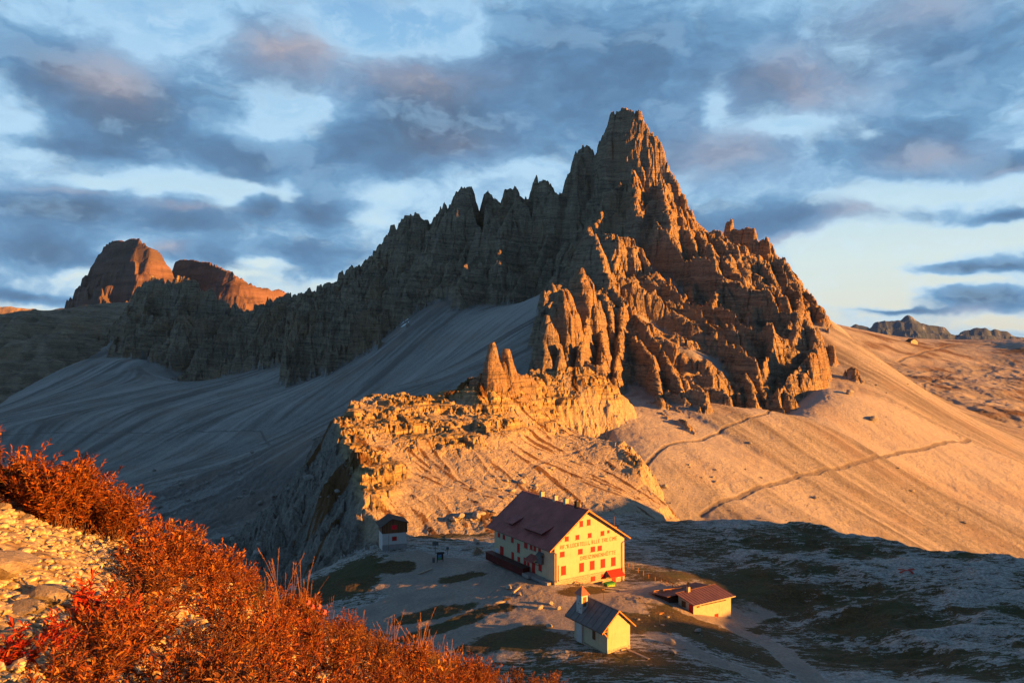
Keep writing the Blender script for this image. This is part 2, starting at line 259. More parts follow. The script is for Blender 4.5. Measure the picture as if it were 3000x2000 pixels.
# ridge crests: vertices (u, v, distance), then steep slope k1 for the first d0 metres, then k2
def jit(pts): return pts
RIDGES = [
 # left ridge skyline running back from the summit
 (4.2, 26, .85, .26, [(560,722,1500),(600,700,1450),(650,680,1400),(672,672,1380),(700,672,1350),(730,668,1325),(755,655,1300),(770,640,1285),(795,620,1265),(830,602,1240),(855,580,1220),(868,568,1210),(880,555,1200),(895,530,1190),(905,515,1180),(915,517,1175),(920,500,1170),(930,492,1165),(945,490,1160),(958,500,1150),(975,505,1140),(990,512,1130),(998,490,1125),(1010,478,1120),(1022,468,1110),(1030,475,1105),(1040,468,1100),(1046,442,1095),(1050,436,1093),(1080,434,1085),(1084,450,1083),(1088,475,1080),(1098,500,1070),(1108,520,1065),(1112,480,1062),(1115,455,1060),(1122,448,1055),(1135,455,1050),(1150,472,1040),(1155,450,1037),(1162,432,1033),(1172,425,1028),(1182,430,1024),(1190,450,1020),(1205,465,1010),(1215,480,1005),(1221,500,1002),(1225,470,1000),(1228,430,998),(1235,415,994),(1245,414,990),(1262,430,982),(1275,445,975),(1290,452,967),(1303,456,960)]),
 # summit tower
 (4.2, 42, 1.5, .36, [(1303,456,960),(1310,430,955),(1318,410,952),(1320,375,950),(1325,355,948),(1338,340,944),(1350,335,940),(1358,342,937),(1364,362,934),(1370,352,932),(1380,333,928),(1391,308,924),(1399,286,922),(1407,262,920),(1418,251,916),(1440,249,910),(1458,253,904),(1470,264,900),(1480,282,896),(1489,304,893),(1505,312,889),(1515,330,886),(1520,350,883),(1528,372,879),(1540,390,874),(1555,420,866),(1570,450,857),(1585,480,848),(1600,512,838),(1610,525,832)]),
 (2.2, 26, 1.3, .3, [(1610,525,832),(1625,530,826),(1640,530,822),(1655,538,818),(1680,560,806),(1700,575,800),(1730,585,790),(1786,600,772),(1800,605,765),(1810,620,758),(1822,640,748),(1830,655,740),(1850,670,725),(1865,685,712),(1875,700,700),(1888,728,680)]),
 # towers just behind the right flank
 (3.0, 30, 1.4, .3, [(1640,560,960),(1662,535,950),(1668,525,948),(1680,516,945),(1690,526,942),(1700,525,940),(1715,522,936),(1730,525,930),(1738,545,928),(1745,556,925),(1758,546,920),(1768,550,915),(1780,580,908),(1790,610,900)]),
 (1.4, 60, 1.2, .15, [(1292,480,1050),(1330,445,1060),(1400,410,1070),(1480,420,1080),(1500,440,1120),(1530,450,1230),(1560,470,1400),(1600,530,1600)]),  # hidden rear ridge, added to keep the left wall and towers in shadow
 # spurs under the summit facing the camera
 (3.2, 22, 1.5, .4, [(1455,385,868),(1462,430,850),(1460,480,836),(1462,540,820),(1470,600,800)]),
 (3.0, 20, 1.5, .4, [(1520,410,852),(1530,470,828),(1540,520,806),(1560,580,780),(1570,640,752)]),
 (3.0, 26, 1.5, .4, [(1390,480,880),(1400,560,846),(1410,600,812)]),
 (3.2, 18, 1.5, .4, [(1330,440,925),(1335,520,900),(1345,600,860)]),
 # big right flank ribs
 (3.0, 22, 1.4, .42, [(1610,535,815),(1640,600,752),(1650,660,706),(1640,720,660),(1650,780,606),(1690,830,552),(1720,880,500),(1735,915,470)]),
 (3.0, 20, 1.4, .42, [(1570,600,770),(1590,660,722),(1600,730,664),(1620,790,606),(1660,850,540)]),
 (3.0, 22, 1.4, .42, [(1690,575,790),(1700,630,742),(1720,690,690),(1740,750,640),(1760,800,594),(1780,850,548),(1800,885,510),(1815,910,485)]),
 (3.0, 20, 1.4, .42, [(1760,600,770),(1775,660,715),(1790,710,668),(1800,760,620),(1790,800,586)]),
 (3.2, 20, 1.4, .42, [(1830,665,715),(1838,700,672),(1845,735,630),(1870,790,580),(1875,835,545)]),
 (4.0, 14, 1.6, .3, [(1838,742,600),(1856,738,592),(1866,765,585),(1876,800,575)]),
 (3.0, 8, 1.6, .3, [(1950,842,556),(1958,836,552),(1966,846,548)]), (3.0, 6, 1.6, .3, [(1905,790,590),(1915,800,585)]),
 # the near golden rib with its towers
 (3.6, 16, 1.5, .4, [(1348,530,668),(1352,518,660),(1360,530,652),(1368,545,646),(1378,575,634),(1385,600,622),(1395,640,606),(1420,680,590),(1450,710,572),(1480,740,552),(1500,770,532),(1520,800,512)]),
 (5.5, 14, 2.2, .3, [(1322,665,520),(1328,630,516),(1337,624,512),(1345,632,509),(1350,670,506),(1362,700,502)]),
 (5.5, 12, 2.2, .3, [(1278,690,486),(1284,700,484),(1291,672,482),(1296,664,480),(1303,690,478),(1310,700,476),(1316,740,474)]),
 (5.5, 7, 2.4, .3, [(1253,760,462),(1257,734,460),(1262,750,459)]),
 (4.2, 8, 2.2, .3, [(1236,825,448),(1242,800,446),(1252,800,444),(1262,830,442)]),
 (4.2, 12, 1.8, .4, [(1375,700,530),(1380,760,498),(1385,820,468),(1378,860,446)]),
 (4.2, 12, 2.0, .35, [(1350,720,500),(1340,780,472),(1330,830,448),(1320,880,426)]),
 (4.0, 14, 1.8, .4, [(1290,800,452),(1280,850,432),(1262,900,404),(1250,920,394)]),
 (3.4, 14, 1.7, .42, [(1430,700,570),(1425,770,520),(1418,830,482),(1412,870,455)]),
 (3.4, 16, 1.7, .42, [(1455,770,525),(1475,790,505),(1500,830,480),(1510,880,450),(1520,930,416)]),
 (3.2, 16, 1.7, .42, [(1520,800,512),(1545,860,470),(1565,900,446),(1590,950,415),(1605,985,395)]),
 (3.4, 12, 1.6, .4, [(1230,905,410),(1260,925,398),(1285,945,386)]),
 # more ribs low on the front
 (3.6, 14, 1.6, .35, [(1500,880,455),(1520,920,436),(1540,960,416),(1560,985,400)]), (3.6, 14, 1.6, .35, [(1570,870,468),(1585,920,440),(1598,965,414),(1608,1000,392)]),
 (3.4, 14, 1.6, .35, [(1640,800,580),(1655,850,545),(1668,890,510)]), (3.6, 12, 1.7, .35, [(1690,880,505),(1700,905,485)]), (3.6, 12, 1.7, .35, [(1745,850,545),(1752,890,515),(1757,915,492)]),
 (3.6, 14, 1.6, .35, [(1650,640,745),(1665,700,700),(1670,760,655)]), (3.4, 14, 1.6, .35, [(1590,560,800),(1610,620,752),(1625,690,705)]), (3.4, 16, 1.6, .35, [(1730,600,775),(1745,650,735),(1770,730,675)]),
 (3.6, 14, 1.6, .35, [(1800,690,700),(1815,740,655),(1822,800,600)]), (3.8, 12, 1.8, .35, [(1600,730,650),(1612,780,612),(1622,830,575)]), (3.6, 12, 1.6, .3, [(1500,470,850),(1505,520,825),(1512,580,795)]),
 (3.6, 12, 1.6, .3, [(1425,440,880),(1430,500,852)]), (3.8, 10, 1.8, .3, [(1400,700,560),(1404,760,522)]), (3.8, 10, 1.8, .3, [(1310,700,500),(1306,760,474),(1300,820,450)]),
 # spires on the knoll
 (5.0, 5, 1.6, .25, [(1120,812,353),(1126,792,352),(1131,789,352),(1134,812,352)]),
 (4.0, 4, 1.6, .25, [(1155,836,357),(1160,818,357),(1166,818,357),(1170,840,357)]),
 (3.6, 7, 1.5, .3, [(1085,868,352),(1100,850,352),(1116,828,352),(1135,836,354),(1150,840,356),(1175,850,360),(1195,862,366),(1220,875,376),(1240,890,384)]),
 # left: shaded towers in front of the far peaks
 (2.8, 60, 1.1, .3, [(300,690,1640),(320,655,1640),(332,640,1640),(350,638,1630),(370,645,1620),(385,652,1610),(398,665,1600),(402,642,1590),(415,636,1590),(440,645,1580),(455,660,1570),(468,675,1565),(480,668,1560),(495,680,1550),(515,705,1540),(530,712,1535),(540,702,1530),(552,715,1520),(570,720,1510)]),
 (2.6, 30, 1.2, .35, [(340,680,1600),(330,740,1500),(300,790,1420),(290,815,1380)]),
 (2.6, 30, 1.2, .35, [(420,680,1560),(400,740,1480),(375,790,1400),(365,820,1350)]),
 (2.6, 26, 1.2, .35, [(470,720,1520),(450,760,1450),(440,790,1400)]),
 # ribs on the left wall
 (2.4, 20, .9, .3, [(930,510,1150),(930,600,1080),(915,680,1030),(900,740,990)]),
 (2.4, 20, .9, .3, [(1050,470,1080),(1040,560,1020),(1030,640,960)]),
 (2.4, 20, .9, .3, [(1172,450,1010),(1170,540,960),(1165,620,900),(1180,680,850)]),
 (2.4, 20, .9, .3, [(1245,440,975),(1250,540,930),(1255,620,870)]),
 (2.4, 20, .9, .3, [(850,600,1220),(840,680,1160),(830,740,1110),(820,800,1080)]),
 (2.4, 20, .9, .3, [(740,680,1300),(720,740,1240),(700,790,1200)]),
 (2.4, 20, .9, .3, [(640,700,1380),(610,760,1330),(590,820,1290),(480,850,1290),(420,865,1270)]),
 (2.0, 14, 1.2, .4, [(1050,740,850),(1060,765,820)]),
]
def ridge_points():
    out = []
    for (k1, d0, k2, fl, pts) in RIDGES:
        q = np.array([P(p[0], p[1], nearer(p[0], p[2]) if (pts[0][0] < 1260 and pts[0][2] > 800) else p[2]) for p in pts])
        for a, b in zip(q[:-1], q[1:]):
            L = np.linalg.norm((b-a)[:2]); n = max(2, int(L/(1.6 if a[1] < 600 else 2.8)))
            for i in range(n):
                p = a+(b-a)*i/n; out.append((p[0], p[1], p[2], k1, d0, k2, fl))
        out.append((*q[-1], k1, d0, k2, fl))
    o = np.array(out)
    o[:, 2] += 1.3*n2(o[:, 0]/9.+3, o[:, 1]/9., 91)*np.clip(o[:, 1]/900, .3, 1.3)
    return o
RP = ridge_points()
FLOOR = -60
def rock_height(x, y):
    "envelope of steep cones hung from the crest lines, fluted by gullies"
    R = np.full(x.shape, -200., np.float32)
    f1 = ridged(x, y, 60, 2, 11); f2 = ridged(x, y, 22, 3, 21, .6); f3 = ridged(x, y, 6.5, 2, 31)
    fl = (.9*f1+1.0*f2+.6*f3*sstep(850, 450, y)).astype(np.float32)
    xs = x.astype(np.float32); ys = y.astype(np.float32)
    rows = ys[:, 0]
    for (px, py, h, k1, d0, k2, a) in RP:
        reach = d0+max(0, (h-FLOOR-k1*d0*.6))/(k2*.55); reach = min(reach, 210)
        r0, r1 = np.searchsorted(rows, (py-reach, py+reach))
        if r1 <= r0: continue
        ym = rows[(r0+r1)//2]
        t0 = (px-reach)/max(py-reach if px > reach else py+reach, 60); t1 = (px+reach)/max(py-reach if px+reach > 0 else py+reach, 60)
        c0, c1 = np.searchsorted(TT, (t0, t1))
        if c1 <= c0: continue
        s = (slice(r0, r1), slice(c0, c1))
        d = np.sqrt((xs[s]-np.float32(px))**2+(ys[s]-np.float32(py))**2)
        d = np.maximum(d-np.float32(1.0 if py < 600 else 1.9), 0)
        d *= 1-np.float32(a)*fl[s]*np.float32(.62)
        if k1 > 5.2: d = np.maximum(d-np.float32(2.2), d*np.float32(.35))
        hh = np.float32(h)-np.float32(k1)*np.minimum(d, np.float32(d0))-np.float32(k2)*np.maximum(d-np.float32(d0), 0)
        np.maximum(R[s], hh, out=R[s])
    return R
# ------------------------------------------------------------------ ground sheet: fan-shaped grid, finer where it is near
QX = 1.9; QY = 1.0
u_cols = np.arange(-420, 2790, QX); TT = ((u_cols-CU)/F).astype(np.float64)
def rows():
    y = 62.; r = []
    while y < 2300:
        r.append(y)
        st = 1.2 if y < 118 else .5 if y < 330 else .42 if y < 540 else .8 if y < 960 else 1.5 if y < 1700 else 8
        y += st*QY
    return np.array(r)
ROWS = rows()
class Grid:
    def __init__(s, x0, y0, st, A): s.x0, s.y0, s.st, s.A = x0, y0, st, A
    def __call__(s, x, y):
        fx = np.clip((x-s.x0)/s.st, 0, s.A.shape[1]-1.001); fy = np.clip((y-s.y0)/s.st, 0, s.A.shape[0]-1.001)
        ix = fx.astype(np.int32); iy = fy.astype(np.int32); fx = fx-ix; fy = fy-iy
        A = s.A
        return (A[iy, ix]*(1-fx)+A[iy, ix+1]*fx)*(1-fy)+(A[iy+1, ix]*(1-fx)+A[iy+1, ix+1]*fx)*fy
def runoff(surf, x0, x1, y0, y1, st, nsc, length, seed):
    "noise smeared along the fall line of a slope: rills and debris streaks"
    gx, gy = np.meshgrid(np.arange(x0, x1, st), np.arange(y0, y1, st))
    h = surf(gx, gy); dy, dx = np.gradient(h, st); m = np.hypot(dx, dy)+1e-6
    GX = Grid(x0, y0, st, dx/m); GY = Grid(x0, y0, st, dy/m); out = 0
    noi = sum(n2(gx/k, gy/k, seed+i)*w_ for i, (k, w_) in enumerate(nsc))
    NO = Grid(x0, y0, st, noi)
    px, py = gx, gy; N = max(16, int(length/(.62*nsc[0][0]))); acc = noi.copy(); ds = length/N
    for i in range(N):
        px = px+ds*GX(px, py); py = py+ds*GY(px, py); acc += NO(px, py)*(1-.5*i/N)
    for _ in range(2):
        b = np.pad(acc, 1, mode='edge'); acc = (b[1:-1, 1:-1]*2+b[:-2, 1:-1]+b[2:, 1:-1]+b[1:-1, :-2]+b[1:-1, 2:])/6
    acc = (acc-acc.mean())/acc.std()
    return Grid(x0, y0, st, acc.astype(np.float32))
LR1 = runoff(SURF['SR'], 40, 620, 270, 900, 2.0, [(5, 1), (14, 1.2)], 170, 300)
LR2 = runoff(SURF['SR'], 40, 620, 270, 900, 1.6, [(2.4, 1)], 50, 310)
skew = lambda x, y: SURF['SL'](x, y)+.10*y+.03*x
LL1 = runoff(skew, -1000, 160, 240, 1350, 2.8, [(8, 1), (24, 1.2)], 260, 320)
LL2 = runoff(skew, -560, 160, 240, 1000, 1.8, [(2.8, 1)], 60, 330)
LK = runoff(lambda x, y: SURF['K'](x, y)-1.1*np.maximum(poly_out(x, y, K_POLY), 0), -150, 150, 170, 420, .7, [(1.5, 1), (4, .4)], 24, 340)
LM = runoff(SURF['RM'], -60, 340, 340, 1000, 2.5, [(9, 1), (26, 1.3)], 70, 350)
LM2 = runoff(SURF['RM'], -60, 340, 340, 1000, 1.6, [(3.4, 1)], 22, 351)
LLW = runoff(SURF['RL'], -560, 240, 620, 1300, 3.0, [(13, 1), (34, 1.3)], 110, 360)
LLW2 = runoff(SURF['RL'], -560, 240, 620, 1300, 2.2, [(5, 1)], 40, 361)
LMB = runoff(SURF['RM'], -60, 340, 340, 1000, 4, [(38, 1)], 90, 355)
LLWB = runoff(SURF['RL'], -560, 240, 620, 1300, 4.5, [(60, 1)], 130, 365)
LHL = runoff(SURF['HL'], -1200, -200, 650, 1600, 6, [(22, 1), (60, 1)], 120, 370)
LHL2 = runoff(SURF['HL'], -1200, -200, 650, 1600, 5, [(10, 1)], 50, 372)
LHT = runoff(SURF['HT'], -800, -380, 900, 1440, 4, [(14, 1), (40, 1)], 120, 362)
def slab(x, y): return ridged(x*.7+y*.2, y*1.2, 30, 4, 15, .55)
def base_land(x, y):
    S = {}
    S['PL'] = SURF['PL'](x, y)
    po = poly_out(x, y, PL_POLY)+3*fbm(x, y, 18, 3, 5)
    S['PL'] = S['PL']+.55*fbm(x, y, 26, 2, 6)+.35*ridged(x*.8+y*.5, y*.9-x*.4, 9, 3, 7)*sstep(0, 1, np.abs(x-20)/30)
    right = sstep(48, 70, x)*sstep(120, 150, y)
    S['PL'] = S['PL']+.22*ridged(x, y, 4.5, 4, 17, .6)*sstep(.1, .6, np.abs(fbm(x, y, 30, 2, 18))*1.6+right)
    S['PL'] = S['PL']+right*(2.0*slab(x, y)+.7*stairs(fbm(x, y, 12, 3, 16)*2, .9, .9))
    S['PL'] = S['PL']+(1-right)*.35*slab(x*1.7, y*1.7)*sstep(2, 12, np.abs(x-22)*.6+np.abs(y-165)*.25-4)
    drop = np.where(x < 0, .9, .62)
    S['PL'] = S['PL']-drop*np.maximum(po, 0)-.3*np.clip(po+6, 0, 6)*.4
    kz = SURF['K'](x, y); ko = poly_out(x, y, K_POLY)+4*fbm(x, y, 22, 3, 35)+1.5*ridged(x, y, 7, 2, 36)
    band = fbm(x, y, 60, 2, 37)
    tmask = np.clip(sstep(13, 19, kz+5*band)+sstep(-30, -38, x+8*band)+sstep(40, 52, x)*sstep(290, 306, y), 0, 1)
    tmask = tmask*(.25+.75*sstep(-.45, .15, fbm(x, y, 26, 3, 45)))
    q1, e1 = cells(x+n2(x/5, y/5, 640), y, 5.0, 641); q2, e2 = cells(x, y, 2.1, 642)
    kz = kz+(.15+.85*tmask)*(1.7*(q1-.5)-.7*sstep(.16, 0, e1)+.7*(q2-.5))+tmask*1.6*fbm(x, y, 14, 4, 38)
    kz = kz*(1-tmask)+tmask*stairs(stairs(kz+2.6*ridged(x, y, 12, 4, 39, .6), 4.6, .9), 1.7, .7)
    kz = kz+(.22+.3*tmask)*ridged(x, y, 4, 3, 40, .6)+.8*fbm(x, y, 16, 3, 44)*(1-tmask)
    kz = kz+(1-tmask)*.16*LK(x, y)
    out = np.maximum(ko, 0); lf = (x < 10)
    S['K'] = kz-np.where(lf, 1.7*np.minimum(out, 20)+.80*np.maximum(out-20, 0), 1.35*out)+np.clip(out, 0, 10)/10*(5.0*ridged(x, y, 20, 5, 42, .62)+.9*LK(x, y))

    sl = SURF['SL'](x, y)
    sl = sl+.55*LL1(x, y)+.2*LL2(x, y)*sstep(1000, 900, y)+.45*ridged(x, y, 7, 4, 57, .65)*sstep(.0, .5, fbm(x, y, 60, 2, 58)+.3)
    rub = sstep(640, 480, y)*sstep(0, -22, sl)
    sl = np.minimum(sl, 112)-.6*np.maximum(y-1190, 0)
    S['SL'] = sl+rub*(3.2*fbm(x, y, 34, 4, 54)+1.6*ridged(x, y, 9, 4, 55, .65))+.2*fbm(x, y, 5, 3, 56)
    sr = SURF['SR'](x, y)
    r1 = LR1(x, y)
    S['SR'] = sr+.75*r1+.08*LR2(x, y)+1.0*fbm(x, y, 60, 3, 65)+.3*fbm(x, y, 5, 3, 64)+.3*ridged(x, y, 4, 3, 66, .65)*sstep(.0, .4, fbm(x, y, 40, 2, 67)+.05)
    fr = SURF['FR'](x, y)
    S['FR'] = fr+(7*fbm(x, y, 90, 4, 71)+2*ridged(x, y, 26, 3, 72))*sstep(40, 0, fr)+1.0*fbm(x, y, 20, 3, 73)
    hl = SURF['HL'](x, y)
    S['HL'] = np.where(x < -250, stairs(hl+10*LHL(x, y)*sstep(110,70,hl)+3*LHL2(x, y)*sstep(120, 90, hl)+7*fbm(x, y, 50, 5, 82), 14, .5), -300)
    return S, tmask
ORDER = ['PL', 'K', 'SL', 'SR', 'FR', 'HL']
SKY = sorted([(p[0], p[1]) for r in RIDGES[:3] for p in r[4]])
def sky_cap(x, y):
    "masses stay a few metres below the crest lines that stand behind them"
    u = x/y*F+CU
    v = np.interp(u, [p[0] for p in SKY], [p[1] for p in SKY])
    return CAMZ-(v-CV)/F*y-7
def land(x, y):
    S, tm = base_land(x, y)
    # each sheet only counts on its own side
    S['SL'] = S['SL']-1.1*np.maximum(x-22-.06*np.maximum(y-300, 0), 0)
    S['SR'] = S['SR']-1.1*np.maximum(48-x, 0)
    S['FR'] = np.where((y > 650) & (x > 150), S['FR'], -300)
    S['K'] = np.where((y > 205) & (y < 470), S['K'], -300)
    A = np.stack([S[k] for k in ORDER]); cls = A.argmax(0); B = A.max(0)
    R = rock_height(x, y); CR = R
    msk = (x > -80) & (x < 360) & (y > 330) & (y < 1000)
    if msk.any():
        po = poly_out(x, y, RM_POLY)+9*fbm(x, y, 40, 4, 170)
        r1 = LM(x, y); m1 = SURF['RM'](x, y)+np.clip(y/650, .55, 1.25)*(6.5*r1+15*(.8-np.abs(LMB(x, y)))+2.5*fbm(x, y, 24, 4, 171, .6))+1.1*LM2(x, y)-2-2.6*np.maximum(po+4, 0)
        R = np.where(msk, np.maximum(R, m1), R)
    msk = (x < 240) & (y > 620) & (y < 1320)
    if msk.any():
        po = poly_out(x, y, RL_POLY)+12*fbm(x, y, 60, 4, 172)
        m1 = SURF['RL'](x, y)+9*LLW(x, y)+14*(.8-np.abs(LLWB(x, y)))+2.0*LLW2(x, y)+5-2.6*np.maximum(po+4, 0)+3*ridged(x, y, 42, 4, 173, .6)
        R = np.where(msk, np.maximum(R, m1), R)
    msk = (x < -370) & (y > 900) & (y < 1440)
    if msk.any():
        po = poly_out(x, y, HT_POLY)+14*fbm(x, y, 70, 4, 174)
        m1 = SURF['HT'](x, y)+11*LHT(x, y)-2.2*np.maximum(po+5, 0)+7*ridged(x, y, 40, 4, 175, .6)
        R = np.where(msk, np.maximum(R, m1), R)
    R = np.where(R > CR, np.maximum(CR, np.minimum(R, sky_cap(x, y))), R)
    lam = np.where(y > 600, 13., 7.)
    dlt = R-B
    rm = dlt > -14; xr, yr = x[rm], y[rm]
    wx = xr+2.5*n2(xr/9., yr/9., 601); wy = yr+2.5*n2(xr/9., yr/9., 602)
    c1, e1 = cells(wx, wy*.7, 17, 610); c2, e2 = cells(wx, wy*.75, 6.5, 620); c3, e3 = cells(wx, wy, 2.7, 630)
    k = np.clip(yr/700, .4, 1.25)
    blk = k*(9.0*(c1-.5)-3.5*sstep(.16, 0, e1)+4.6*(c2-.5)-1.8*sstep(.18, 0, e2)+1.5*(c3-.5))
    R[rm] = R[rm]+blk*sstep(-14, 4, dlt[rm]); dlt = R-B
    R2 = R+1.2*ridged(x, y, 12, 4, 95, .6)*sstep(0, 8, dlt)*np.clip(y/700, .35, 1.3)
    tilt = .10*x+.05*y+3*fbm(x, y, 70, 2, 96)
    am = sstep(-.35, .5, fbm(x, y, 45, 2, 97))
    R3 = stairs(R2+tilt, lam*1.25, .85)-tilt; R2 = R2+(R3-R2)*(.10+.5*am)
    tilt = tilt*1.3+2+2*fbm(x, y, 30, 2, 98)
    R3 = stairs(R2+tilt, lam*.37, .8)-tilt; R2 = R2+(R3-R2)*(.10+.38*(1-am))
    rock = dlt > 0
    Z = np.where(rock & (R2 > B), R2, B)
    return Z, cls, rock & (R2 > B), tm, dlt
def grid_eval():
    n = len(ROWS); Z = []; C = []; K = []; T = []; D = []
    for i in range(0, n, 160):
        yy = ROWS[i:i+160][:, None]+0*TT[None]; xx = yy*TT[None]
        z, c, k, t, d = land(xx, yy); Z.append(z); C.append(c); K.append(k); T.append(t); D.append(d)
    return [np.concatenate(q) for q in (Z, C, K, T, D)]
Z, CLS, ROCK, TM, DLT = grid_eval()
YY = ROWS[:, None]+0*TT[None]; XX = YY*TT[None]
def ground_z(x, y):
    "height of the built sheet (bilinear)"
    j = np.interp(y, ROWS, np.arange(len(ROWS))); i = np.interp(x/y, TT, np.arange(len(TT)))
    j0 = int(min(j, len(ROWS)-2)); i0 = int(min(i, len(TT)-2)); fj = j-j0; fi = i-i0
    return float((Z[j0, i0]*(1-fi)+Z[j0, i0+1]*fi)*(1-fj)+(Z[j0+1, i0]*(1-fi)+Z[j0+1, i0+1]*fi)*fj)
def hit(u, v, y0=70, y1=1900):
    "where the line of sight through (u, v) meets the ground"
    t = (u-CU)/F; s = (v-CV)/F
    i = np.interp(t, TT, np.arange(len(TT))); i0 = int(i); fi = i-i0
    zz = Z[:, i0]*(1-fi)+Z[:, i0+1]*fi; g = CAMZ-ROWS*s
    k = np.nonzero((zz > g) & (ROWS > y0) & (ROWS < y1))[0]
    y = ROWS[k[0]] if len(k) else 1000.
    return np.array([t*y, y, zz[k[0]] if len(k) else 0.])
def mesh_from(name, verts, faces4, mats, attrs={}, parent=None, smooth=False, kind=None):
    "numpy mesh: verts Nx3, quads Mx4"
    me = bpy.data.meshes.new(name)
    nv = len(verts); nf = len(faces4); k = faces4.shape[1]
    me.vertices.add(nv); me.vertices.foreach_set('co', np.ascontiguousarray(verts, np.float32).ravel())
    me.loops.add(nf*k); me.loops.foreach_set('vertex_index', np.ascontiguousarray(faces4, np.int32).ravel())
    me.polygons.add(nf); me.polygons.foreach_set('loop_start', np.arange(0, nf*k, k, dtype=np.int32))
    me.polygons.foreach_set('loop_total', np.full(nf, k, np.int32))
    me.polygons.foreach_set('use_smooth', np.full(nf, smooth))
    me.update(calc_edges=True)
    for a, val in attrs.items():
        at = me.attributes.new(a, 'FLOAT', 'POINT'); at.data.foreach_set('value', np.ascontiguousarray(val, np.float32))
    for m in (mats if isinstance(mats, (list, tuple)) else [mats]): me.materials.append(m)
    o = bpy.data.objects.new(name, me); COL.objects.link(o)
    if parent: o.parent = parent
    if kind: o['kind'] = kind
    return o

def new_mat(name, rough=.9, spec=.2):
    m = bpy.data.materials.new(name); m.use_nodes = True
    t = NT(m.node_tree); t.b = t.n['Principled BSDF']
    t.b.inputs['Roughness'].default_value = rough
    t.b.inputs['Specular IOR Level'].default_value = spec
    m['nt'] = 1
    return m, t
def attr(t, name): return t.new('ShaderNodeAttribute', attribute_name=name).outputs['Fac']

